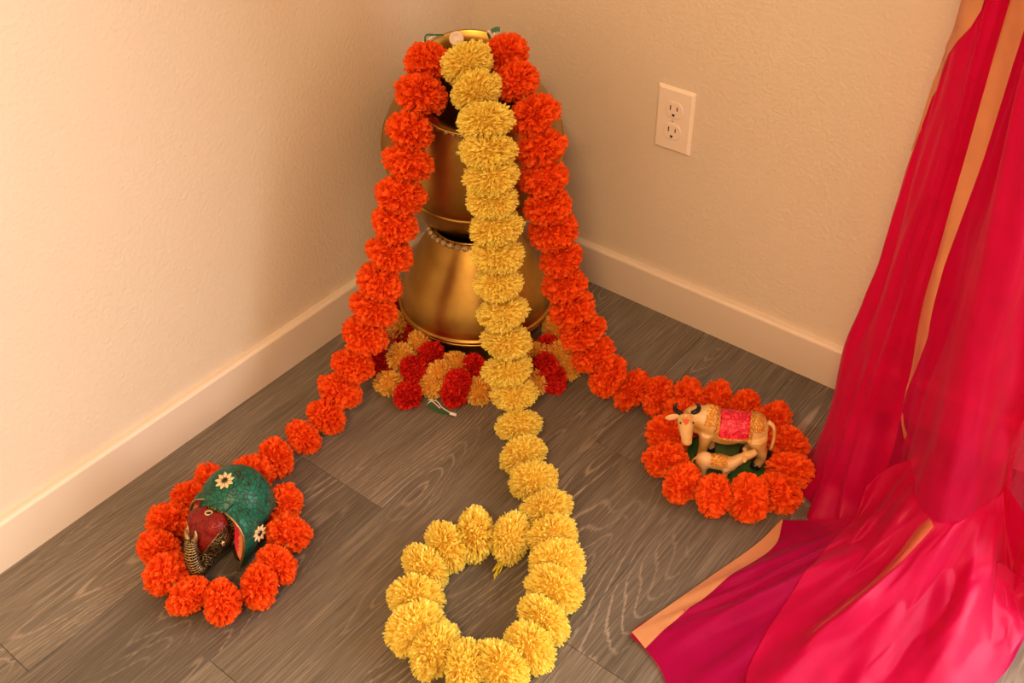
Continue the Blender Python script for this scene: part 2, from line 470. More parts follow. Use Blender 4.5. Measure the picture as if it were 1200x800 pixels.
# ------------------------------------------------------------------ brass pots
def densify(profile, sub=5):
    pts = [Vector((r, z, 0)) for r, z in profile]
    return [(max(0.0, p.x), p.y) for p in catmull(pts, sub)]
def ring_profile(r, z, w):
    """a rolled ring standing out from the wall"""
    return [(r + w * math.cos(a), z + w * math.sin(a)) for a in [R(-80 + 20 * k) for k in range(9)]]
def lower_pot():
    root = empty('brass_pot', AX)
    tag(root, 'upright brass pot standing on the floor, carrying the tilted one', 'pot')
    prof = [(0, 0.0), (0.085, 0.0), (0.108, 0.001)] + densify([(0.112, 0.005), (0.122, 0.025), (0.134, 0.052), (0.1385, 0.063)], 4)
    prof += ring_profile(0.1385, 0.068, 0.0042)
    prof += densify([(0.139, 0.0735), (0.137, 0.088), (0.129, 0.115), (0.114, 0.147), (0.0945, 0.182), (0.077, 0.210), (0.0700, 0.222)], 5)
    v, f = lathe(prof, 96)
    obj('body', v, f, M['brass'], root)
    v, f = lathe([(0.0698, 0.2215), (0.0712, 0.226), (0.0695, 0.228), (0.066, 0.226), (0.064, 0.205), (0.085, 0.17), (0.082, 0.165), (0.060, 0.205), (0.062, 0.218), (0.0690, 0.220)], 96)
    obj('rim', v, f, M['brass'], root)
    v, f = lathe([(0.137, 0.0600)] + ring_profile(0.1375, 0.0605, 0.0030) + [(0.137, 0.064)], 96)
    obj('lower_ring', v, f, M['brass'], root)
    return root
lower_pot()

TILT = R(32.08)
UP_C = AX + HV * (-0.02) + LV * 0.006 + ZV * 0.373
a_dir = (ZV * math.cos(TILT) + math.sin(TILT) * (HV * math.cos(-0.034) + LV * math.sin(-0.034))).normalized()
e1 = a_dir.cross(ZV).normalized(); e2 = a_dir.cross(e1)
UP_M = Matrix((( e1.x, e2.x, a_dir.x, UP_C.x), (e1.y, e2.y, a_dir.y, UP_C.y), (e1.z, e2.z, a_dir.z, UP_C.z), (0, 0, 0, 1)))
def upper_pot():
    root = empty('brass_pot', (0, 0, 0)); root.matrix_world = UP_M
    tag(root, 'tilted brass pot with open flared mouth, resting on the upright pot', 'pot')
    prof = [(0, -0.146), (0.06, -0.145)] + densify([(0.088, -0.141), (0.114, -0.128), (0.131, -0.107), (0.1375, -0.088), (0.1440, -0.058), (0.1480, -0.020), (0.1490, -0.006)], 5)
    prof += ring_profile(0.1478, 0.0, 0.0050)
    prof += densify([(0.149, 0.006), (0.1465, 0.020), (0.137, 0.047), (0.1185, 0.082), (0.098, 0.115), (0.0795, 0.140), (0.0715, 0.152)], 5)
    v, f = lathe(prof, 96)
    obj('body', v, f, M['brass'], root)
    lip = densify([(0.0715, 0.152), (0.0725, 0.160), (0.079, 0.169), (0.088, 0.1755)], 4) + [(0.0905, 0.1770), (0.0908, 0.1785), (0.0895, 0.1792)]
    lip += densify([(0.0880, 0.1785), (0.0790, 0.1725), (0.0700, 0.163), (0.0675, 0.152), (0.072, 0.135), (0.10, 0.095), (0.13, 0.045), (0.143, 0.0), (0.125, -0.06), (0.09, -0.105)], 4) + [(0.05, -0.130), (0, -0.132)]
    v, f = lathe(lip, 96)
    obj('mouth', v, f, M['brass'], root)
    v, f = lathe([(0.146, -0.006)] + ring_profile(0.1470, -0.0075, 0.0026) + [(0.146, -0.011)], 96)
    obj('lower_ring', v, f, M['brass'], root)
    return root
upper_pot()

def bead_mesh():
    bm = bmesh.new(); bmesh.ops.create_icosphere(bm, subdivisions=2, radius=1.0)
    rg = random.Random(2)
    for v in bm.verts: v.co *= rg.uniform(0.86, 1.05)
    me = bpy.data.meshes.new('bead'); bm.to_mesh(me); bm.free(); me.materials.append(M['bead']); return me
BEAD = bead_mesh()
def bead_string(mat_world, radius, z, n, size, label):
    root = empty('bead_string'); root.matrix_world = mat_world
    tag(root, label, 'beads')
    path = [(radius * math.cos(2 * math.pi * k / 64), radius * math.sin(2 * math.pi * k / 64), z) for k in range(65)]
    v, f = tube(path, 0.0009, 5, False); obj('thread', v, f, M['white_thread'], root)
    for k in range(n):
        a = 2 * math.pi * k / n
        o = link('bead', BEAD, None, root); o.location = (radius * math.cos(a), radius * math.sin(a), z)
        o.scale = (size,) * 3; o.rotation_euler = (k * 1.3, k * 0.7, a)
bead_string(Matrix.Translation(AX), 0.0765, 0.2225, 36, 0.0064, 'string of pale gold beads round neck of the upright brass pot')
bead_string(UP_M, 0.0775, 0.1515, 40, 0.0050, 'string of crystal beads under lip of the tilted brass pot')

# ------------------------------------------------------------------ marigold flowers
def flower_mesh(name, seed, mat, n, r_eq, r_ax, width, frill):
    """pompon of many bent petals round a core; local z runs along the string"""
    rg = random.Random(seed); V, F, T = [], [], []
    # core
    bm = bmesh.new(); bmesh.ops.create_icosphere(bm, subdivisions=2, radius=1.0)
    bm.verts.ensure_lookup_table()
    for v in bm.verts:
        k = 0.70 * rg.uniform(0.94, 1.04); V.append(Vector((v.co.x * r_eq * k, v.co.y * r_eq * k, v.co.z * r_ax * k))); T.append(0.0)
    for f in bm.faces: F.append(tuple(v.index for v in f.verts))
    bm.free()
    ga = math.pi * (3 - math.sqrt(5))
    lumps = [(Vector((rg.gauss(0, 1), rg.gauss(0, 1), rg.gauss(0, 1))).normalized(), rg.uniform(-0.13, 0.10)) for _ in range(14)]
    for i in range(n):
        z = 1 - 2 * (i + 0.5) / n; rr = math.sqrt(max(0, 1 - z * z)); a = i * ga
        d = Vector((rr * math.cos(a), rr * math.sin(a), z)) + Vector((rg.gauss(0, .09), rg.gauss(0, .09), rg.gauss(0, .09)))
        d.normalize()
        lump = 1.0 + sum(s * max(0, d.dot(l) - 0.72) * 3 for l, s in lumps)
        L = rg.uniform(0.90, 1.07) * lump
        t1 = d.cross(Vector((rg.gauss(0, 1), rg.gauss(0, 1), rg.gauss(0, 1)))).normalized(); t2 = d.cross(t1)
        sc = lambda p: Vector((p.x * r_eq, p.y * r_eq, p.z * r_ax))
        w = width * rg.uniform(0.7, 1.25)
        bend = (t2 * rg.uniform(-1, 1) + t1 * rg.uniform(-.6, .6)) * frill
        tone = rg.uniform(-0.18, 0.18)
        s = len(V)
        for (rad, ww, bb, tn, cup) in ((0.60, 0.5, 0.0, 0.15, 0), (0.86, 1.0, 0.35, 0.60, 0.012), (1.0, 1.15, 1.0, 0.92, -0.01)):
            c = d * (rad * L) + bend * bb
            V.append(sc(c) - t1 * (w * ww)); V.append(sc(c + d * (cup * 3)) ); V.append(sc(c) + t1 * (w * ww))
            T += [max(0, min(1, tn + tone))] * 3
        if rg.random() < 0.7:      # ragged tip
            V[-2] = V[-2] + d * rg.uniform(0.0008, 0.003)
        for q in (0, 3):
            F += [(s + q, s + q + 1, s + q + 4, s + q + 3), (s + q + 1, s + q + 2, s + q + 5, s + q + 4)]
    me = mesh_from(name, V, F, False)
    at = me.attributes.new('tint', 'FLOAT', 'POINT'); at.data.foreach_set('value', T)
    me.materials.append(mat)
    return me
FL = {}
FL['orange'] = [flower_mesh('orange_marigold', 10 + k, M['orange'], 620, 0.0365, 0.0255, 0.0026, 0.17) for k in range(4)]
FL['yellow'] = [flower_mesh('yellow_marigold', 30 + k, M['yellow'], 1500, 0.0385, 0.0250, 0.0012, 0.15) for k in range(4)]
FL['red'] = [flower_mesh('red_marigold', 50 + k, M['red'], 420, 0.0255, 0.0225, 0.0020, 0.16) for k in range(3)]
FL['pale'] = [flower_mesh('pale_marigold', 70 + k, M['pale_yellow'], 520, 0.0260, 0.0220, 0.0014, 0.14) for k in range(3)]

frng = random.Random(77)
def flower(root, pos, tangent, kind, scale=1.0, tilt=0.25):
    me = frng.choice(FL[kind])
    o = link('marigold_flower', me, None, root)
    t = Vector(tangent).normalized() + Vector((frng.gauss(0, tilt * .5), frng.gauss(0, tilt * .5), frng.gauss(0, tilt * .5)))
    q = t.normalized().to_track_quat('Z', 'Y')
    o.rotation_mode = 'QUATERNION'
    o.rotation_quaternion = q @ Quaternion((0, 0, 1), frng.uniform(0, 6.28))
    o.location = Vector(pos) - root.location
    s = scale * frng.uniform(0.96, 1.05); o.scale = (s, s, s)
    return o
def interp(tab, x):
    if x <= tab[0][0]: return tab[0][1]
    for (a, va), (b_, vb) in zip(tab, tab[1:]):
        if x <= b_: return va + (vb - va) * (x - a) / (b_ - a)
    return tab[-1][1]
def garland(name, label, hang, htab, floor_pts, kind, zf, scale_h=1.0, scale_f=1.0, group=None, closed=True):
    pts = [on_h(x, y, interp(htab, y)) for x, y in hang]
    pts = [Vector((p.x, p.y, max(p.z, zf))) for p in pts]
    nh = len(pts)
    pts += [on_z(x, y, zf) for x, y in floor_pts]
    base = pts[nh].copy(); base.z = 0
    root = empty(name, base); tag(root, label, 'garland', group)
    path = [p - base for p in catmull(pts, 6)]
    v, f = tube(path, 0.0011, 6); obj('string', v, f, M['string'], root)
    for i, p in enumerate(pts):
        t = pts[min(i + 1, len(pts) - 1)] - pts[max(i - 1, 0)]
        flower(root, p, t, kind, scale_h if i < nh else scale_f, 0.2 if i < nh else 0.45)
    return root, pts

left_h = [(66, .055), (110, .10), (153, .13), (190, .15), (228, .165), (262, .175), (330, .19), (393, .205), (429, .22), (457, .24), (486, .27)]
LEFT, lp = garland('marigold_garland', 'orange marigold garland on the left whose end loops around the elephant figurine',
    [(502.5, 73), (494, 110), (482, 153), (478, 190), (469.5, 228), (464, 261), (457, 297), (447.5, 330), (438, 361), (428, 393), (414.5, 428), (398, 457), (381.5, 486)], left_h,
    [(356, 512), (323, 536), (296, 556), (330, 590), (338, 624), (324, 662), (303, 687), (261, 703), (221, 698), (196, 673), (187, 643), (200, 613), (223, 586), (250, 566)],
    'orange', 0.030, 1.03, 0.92)
right_h = [(66, .055), (96, .10), (133, .13), (173, .15), (241, .17), (303, .18), (360, .19), (387, .20), (415, .215), (439, .235)]
RIGHT, rp_ = garland('marigold_garland', 'orange marigold garland on the right whose end rings the cow figurine',
    [(590.5, 66), (603, 96), (626, 133.5), (634.5, 173), (636, 208), (640, 241), (648, 271), (656, 303), (662, 333), (669.5, 360), (681.5, 387), (695, 415), (712, 439)], right_h,
    [(740, 456), (771, 465), (804, 467), (838, 469), (872, 478), (905, 493), (922, 520), (925, 550), (913, 577), (877, 584), (837, 580), (800, 566), (779, 539), (782, 511), (800, 490)],
    'orange', 0.030, 1.03, 0.97)
yel_h = [(66, .09), (109, .135), (142, .18), (187, .205), (227, .215), (264, .225), (331, .245), (399, .26), (432, .27), (466, .29), (502, .33)]
YEL, yp = garland('marigold_garland', 'yellow marigold garland down the middle, ending in an open loop on the floor',
    [(548, 74), (558, 107), (568.5, 142), (573, 177), (575, 206), (576, 235), (580, 266), (584, 299), (584, 331.5), (588.5, 366), (593, 399), (594.5, 432), (602, 462), (608, 498)], yel_h,
    [(614, 532), (626, 564), (639, 596), (648, 628), (654, 660), (650, 691), (637, 726), (619, 760), (588, 781), (545, 784), (510, 763), (488, 737), (487, 700), (499, 665), (523, 641), (557, 627), (599, 630)],
    'yellow', 0.032, 1.03, 1.06)

# ties and toggle at the upper ends
def ribbon(name, pts, w, mat, root, side=None):
    base = root.location; v, f = [], []
    P = catmull(pts, 5)
    for i, p in enumerate(P):
        t = (P[min(i + 1, len(P) - 1)] - P[max(i - 1, 0)]).normalized()
        s = (side or CAM_D).cross(t).normalized()
        n_ = t.cross(s).normalized()
        for (a, b_) in ((-1, -1), (1, -1), (1, 1), (-1, 1)):
            v.append(p - base + s * (w / 2 * a) + n_ * (0.0003 * b_))
    for i in range(len(P) - 1):
        for k in range(4): f.append((i * 4 + k, i * 4 + (k + 1) % 4, i * 4 + 4 + (k + 1) % 4, i * 4 + 4 + k))
    f += [(0, 3, 2, 1), tuple(len(v) - 4 + k for k in range(4))]
    return obj(name, v, f, mat, root, False)
def cord(name, pts, r, mat, root):
    v, f = tube([p - root.location for p in catmull(pts, 5)], r, 6)
    return obj(name, v, f, mat, root)
hb = 0.03
ribbon('green_tie', [on_h(500, 54, hb + .02), on_h(498, 47, hb), on_h(500, 41, hb - .005), on_h(510, 41, hb - .01), on_h(520, 41, hb - .015)], 0.0028, M['green_ribbon'], LEFT)
cord('white_tie', [on_h(503, 58, hb + .02), on_h(502, 49, hb), on_h(506, 44, hb), on_h(511, 43, hb - .01)], 0.0016, M['white_thread'], LEFT)
cord('white_tie', [on_h(499, 52, hb + .01), on_h(496, 49, hb), on_h(497, 54, hb + .01)], 0.0018, M['white_thread'], LEFT)
ribbon('green_tie', [on_h(576, 50, hb + .01), on_h(574, 44, hb), on_h(572, 38, hb)], 0.0045, M['green_ribbon'], RIGHT)
ribbon('green_tie', [on_h(576, 37, hb - .01), on_h(581, 34.5, hb - .01), on_h(586, 34, hb - .01)], 0.007, M['green_ribbon'], RIGHT)
cord('white_tie', [on_h(572, 36, hb), on_h(577, 43, hb), on_h(580, 50, hb + .01)], 0.0022, M['white_thread'], RIGHT)
cord('white_tie', [on_h(578, 39, hb), on_h(583, 44, hb), on_h(588, 46, hb), on_h(593, 40, hb - .01)], 0.0026, M['white_thread'], RIGHT)
# round toggle held on the rim by a short thread
tp = on_h(535, 45.5, 0.035)
v, f = lathe([(0, 0.0015), (0.0075, 0.0015), (0.0085, 0.0028), (0.0105, 0.0026), (0.0112, 0.0), (0.0105, -0.002), (0, -0.002)], 32)
tg = obj('toggle', v, f, M['toggle'], YEL)
tg.location = tp - YEL.location; tg.rotation_mode = 'QUATERNION'; tg.rotation_quaternion = (-CAM_D + Vector((0, 0, -0.2))).to_track_quat('Z', 'Y')
cord('white_tie', [tp + Vector((0.001, 0, -0.002)), on_h(540, 55, 0.06), on_h(543, 64, 0.075)], 0.0013, M['white_thread'], YEL)
# wisp of loose fibres at the loop's free end
wr_ = random.Random(8)
for k in range(9):
    p0 = on_z(596 + wr_.uniform(-4, 2), 650 + wr_.uniform(-3, 3), 0.016)
    p1 = on_z(588 + wr_.uniform(-5, 3), 661 + wr_.uniform(-3, 3), 0.009)
    p2 = on_z(581 + wr_.uniform(-4, 5), 672 + wr_.uniform(-6, 6), 0.005)
    cord('loose_fibre', [p0, p1, p2], 0.0012, M['wisp'], YEL)

# mixed red and pale yellow garland heaped round the foot of the pots
def foot_garland():
    base = AX.copy()
    root = empty('marigold_garland', base)
    tag(root, 'red and pale yellow marigold garland heaped around foot of the brass pots', 'garland')
    low, hi = 0.022, 0.043
    items = [(456, 449, 'pale', low), (478, 463, 'red', low), (485, 432, 'red', hi), (447, 425, 'red', low), (469, 418, 'pale', hi), (472, 394, 'red', low),
             (470, 381, 'pale', hi), (463, 363, 'red', hi), (489, 389, 'red', hi), (492, 403, 'pale', hi), (506, 416, 'red', hi), (508, 451, 'pale', low), (518, 437, 'pale', hi),
             (536, 426, 'pale', hi), (556, 430, 'red', hi), (532, 462, 'red', low), (537, 449, 'red', hi), (561, 458, 'pale', low), (585, 446, 'red', low), (605, 430, 'red', hi), (592, 462, 'pale', low),
             (628, 447, 'pale', low), (648, 445, 'red', low), (629, 417, 'pale', hi), (637, 428, 'red', hi), (643, 408, 'red', hi), (655, 414, 'pale', hi), (666, 430, 'pale', low), (651, 386, 'pale', hi),
             (662, 404, 'red', low), (612, 405, 'red', hi)]
    pts = []
    for (x, y, kd, z) in items:
        p = on_z(x, y, z); pts.append(p)
        flower(root, p, Vector((frng.uniform(-1, 1), frng.uniform(-1, 1), frng.uniform(-.4, .4))), kd, 1.0, 0.6)
    # behind the pots, along the walls
    ang0 = math.atan2(HV.y, HV.x)
    for k in range(9):
        a = ang0 + R(100 + 20 * k)
        flower(root, base + Vector((math.cos(a) * 0.150, math.sin(a) * 0.150, low)), Vector((-math.sin(a), math.cos(a), 0)), 'red' if k % 2 else 'pale', 0.9, 0.4)
    # loose end of wire and ribbon
    P = lambda x, y, z: on_z(x, y, z)
    ribbon('green_end', [P(502, 472, .010), P(508, 478, .006), P(516, 482, .004), P(528, 484, .004)], 0.006, M['green_ribbon'], root, ZV)
    cord('white_end', [P(502, 468, .014), P(512, 470, .010), P(518, 477, .008), P(527, 483, .006)], 0.0010, M['white_thread'], root)
    cord('white_end', [P(500, 474, .008), P(506, 470, .012), P(516, 478, .007)], 0.0010, M['white_thread'], root)
    cord('white_end', [P(527, 484, .006), P(535, 486, .005)], 0.0030, M['white_thread'], root)
foot_garland()

# ------------------------------------------------------------------ figurine tools
def remeshed(parts, voxel, smooth_it):
    """parts: list of (verts, faces) closed shells; returns a blended mesh"""
    V, F = [], []
    for v, f in parts:
        s = len(V); V += [Vector(p) for p in v]; F += [tuple(i + s for i in q) for q in f]
    me = mesh_from('blend', V, F)
    bm = bmesh.new(); bm.from_mesh(me); bmesh.ops.recalc_face_normals(bm, faces=bm.faces); bm.to_mesh(me); bm.free()
    o = bpy.data.objects.new('blend', me); COL.objects.link(o)
    md = o.modifiers.new('r', 'REMESH'); md.mode = 'VOXEL'; md.voxel_size = voxel; md.use_smooth_shade = True
    ms = o.modifiers.new('s', 'SMOOTH'); ms.factor = 0.5; ms.iterations = smooth_it
    bpy.context.view_layer.update()
    dg = bpy.context.evaluated_depsgraph_get()
    out = bpy.data.meshes.new_from_object(o.evaluated_get(dg))
    bpy.data.objects.remove(o, do_unlink=True); bpy.data.meshes.remove(me)
    out.polygons.foreach_set('use_smooth', [True] * len(out.polygons))
    return out
def ellip(c, r, rot=(0, 0, 0), sub=3):
    bm = bmesh.new(); bmesh.ops.create_icosphere(bm, subdivisions=sub, radius=1.0)
    mt = Euler(rot).to_matrix()
    v = [Vector(c) + mt @ Vector((p.co.x * r[0], p.co.y * r[1], p.co.z * r[2])) for p in bm.verts]
    f = [tuple(q.index for q in fc.verts) for fc in bm.faces]
    bm.free(); return v, f
def limb(pts, radii, n=12):
    P = catmull(pts, 4); rr = []
    for i in range(len(P)):
        t = i / 4; k = min(int(t), len(radii) - 2); rr.append(radii[k] + (radii[k + 1] - radii[k]) * (t - k))
    return tube(P, rr, n)
def bvh_of(me):
    return BVHTree.FromPolygons([v.co.copy() for v in me.vertices], [tuple(p.vertices) for p in me.polygons])

# ------------------------------------------------------------------ elephant figurine
def mosaic_material(name, colors, grout, scale):
    mt, nt, b = new_mat(name); L = nt.links.new
    tc = nd(nt, 'ShaderNodeTexCoord')
    v1 = nd(nt, 'ShaderNodeTexVoronoi', feature='F1', Scale=scale); v2 = nd(nt, 'ShaderNodeTexVoronoi', feature='DISTANCE_TO_EDGE', Scale=scale)
    v1.distance = 'CHEBYCHEV' if False else 'EUCLIDEAN'
    L(tc.outputs['Object'], v1.inputs['Vector']); L(tc.outputs['Object'], v2.inputs['Vector'])
    sep = nd(nt, 'ShaderNodeSeparateColor'); L(v1.outputs['Color'], sep.inputs[0])
    rp = ramp(nt, [(k / max(1, len(colors) - 1), c) for k, c in enumerate(colors)]); L(sep.outputs[0], rp.inputs['Fac'])
    mr = nd(nt, 'ShaderNodeMapRange'); mr.inputs[1].default_value = 0.035; mr.inputs[2].default_value = 0.085
    L(v2.outputs['Distance'], mr.inputs[0])
    mx = nd(nt, 'ShaderNodeMix', data_type='RGBA'); mx.inputs[6].default_value = (*grout, 1)
    L(mr.outputs[0], mx.inputs[0]); L(rp.outputs['Color'], mx.inputs[7]); L(mx.outputs[2], b.inputs['Base Color'])
    bp = nd(nt, 'ShaderNodeBump', Strength=0.5, Distance=0.001)
    L(mr.outputs[0], bp.inputs['Height']); L(bp.outputs['Normal'], b.inputs['Normal'])
    b.inputs['Roughness'].default_value = 0.36
    b.inputs['Specular IOR Level'].default_value = 0.25
    return mt
M['turquoise'] = mosaic_material('green_stone_mosaic', [(0.002, 0.085, 0.045), (0.004, 0.145, 0.082), (0.003, 0.11, 0.066)], (0.03, 0.018, 0.008), 160.0)
M['coral'] = mosaic_material('red_stone_mosaic', [(0.20, 0.006, 0.005), (0.34, 0.012, 0.008)], (0.03, 0.012, 0.005), 330.0)
def engraved():
    mt, nt, b = new_mat('engraved_brass'); L = nt.links.new
    tc = nd(nt, 'ShaderNodeTexCoord')
    v = nd(nt, 'ShaderNodeTexVoronoi', feature='F1', Scale=170.0); L(tc.outputs['Object'], v.inputs['Vector'])
    mu = nd(nt, 'ShaderNodeMath', operation='MULTIPLY'); mu.inputs[1].default_value = 17.0; L(v.outputs['Distance'], mu.inputs[0])
    s = nd(nt, 'ShaderNodeMath', operation='SINE'); L(mu.outputs[0], s.inputs[0])
    rp = ramp(nt, [(0.35, (0.018, 0.012, 0.007)), (0.8, (0.34, 0.22, 0.075))]); L(s.outputs[0], rp.inputs['Fac'])
    L(rp.outputs['Color'], b.inputs['Base Color'])
    bp = nd(nt, 'ShaderNodeBump', Strength=0.6, Distance=0.001); L(s.outputs[0], bp.inputs['Height']); L(bp.outputs['Normal'], b.inputs['Normal'])
    b.inputs['Metallic'].default_value = 0.8; b.inputs['Roughness'].default_value = 0.38
    return mt
M['engraved'] = engraved()
M['old_brass'] = simple('dark_old_brass', (0.42, 0.29, 0.12), 0.35, 0.85, noise=0.4, nscale=160)
M['bone'] = simple('bone_inlay', (0.72, 0.50, 0.24), 0.45)
M['black_stone'] = simple('black_stone', (0.012, 0.010, 0.010), 0.3)
def ear_material():
    mt, nt, b = new_mat('painted_ear'); L = nt.links.new
    tc = nd(nt, 'ShaderNodeTexCoord'); n = nd(nt, 'ShaderNodeTexNoise', Scale=210.0, Detail=2.0)
    mp = nd(nt, 'ShaderNodeMapping'); mp.inputs['Scale'].default_value = (1, 0.35, 1)
    L(tc.outputs['Object'], mp.inputs['Vector']); L(mp.outputs['Vector'], n.inputs['Vector'])
    sp = nd(nt, 'ShaderNodeSeparateXYZ'); L(tc.outputs['Object'], sp.inputs[0])
    ab = nd(nt, 'ShaderNodeMath', operation='ABSOLUTE'); L(sp.outputs['Y'], ab.inputs[0])
    mr = nd(nt, 'ShaderNodeMapRange'); mr.inputs[1].default_value = 0.028; mr.inputs[2].default_value = 0.050; L(ab.outputs[0], mr.inputs[0])
    ad = nd(nt, 'ShaderNodeMath', operation='MULTIPLY_ADD'); ad.inputs[1].default_value = 0.55; L(n.outputs['Fac'], ad.inputs[0]); L(mr.outputs[0], ad.inputs[2])
    rp = ramp(nt, [(0.62, (0.72, 0.02, 0.05)), (0.72, (0.80, 0.30, 0.10))]); L(ad.outputs[0], rp.inputs['Fac'])
    L(rp.outputs['Color'], b.inputs['Base Color']); b.inputs['Roughness'].default_value = 0.5
    return mt
M['ear'] = ear_material()

def ornament(name, center, normal, r, root):
    """eight-petalled inlaid flower: pale petals, black middle, brass ring"""
    q = Vector(normal).to_track_quat('Z', 'Y').to_matrix()
    P = lambda x, y, z: Vector(center) + q @ Vector((x, y, z))
    fl = empty(name); fl.parent = root
    V, F = [], []
    for k in range(9):
        a = 2 * math.pi * k / 9; s = len(V)
        for (rad, w) in ((0.30, 0.06), (0.52, 0.19), (0.72, 0.20), (1.0, 0.02)):
            for sd in (-1, 0, 1):
                V.append(P(r * (rad * math.cos(a) - sd * w * math.sin(a)), r * (rad * math.sin(a) + sd * w * math.cos(a)), 0.0008 + (0.0010 if sd == 0 else 0)))
        for i in range(3):
            for j in range(2): F.append((s + i * 3 + j, s + i * 3 + j + 1, s + i * 3 + j + 4, s + i * 3 + j + 3))
    obj('petals', V, F, M['bone'], fl, False)
    v, f = lathe([(0, 0.0022), (r * 0.2, 0.0020), (r * 0.27, 0.0010), (r * 0.27, -0.001)], 16)
    obj('eye', [P(*p) for p in v], f, M['black_stone'], fl)
    v, f = tube([P(r * 0.31 * math.cos(2 * math.pi * k / 24), r * 0.31 * math.sin(2 * math.pi * k / 24), 0.0013) for k in range(25)], r * 0.05, 6, False)
    obj('eye_rim', v, f, M['old_brass'], fl)

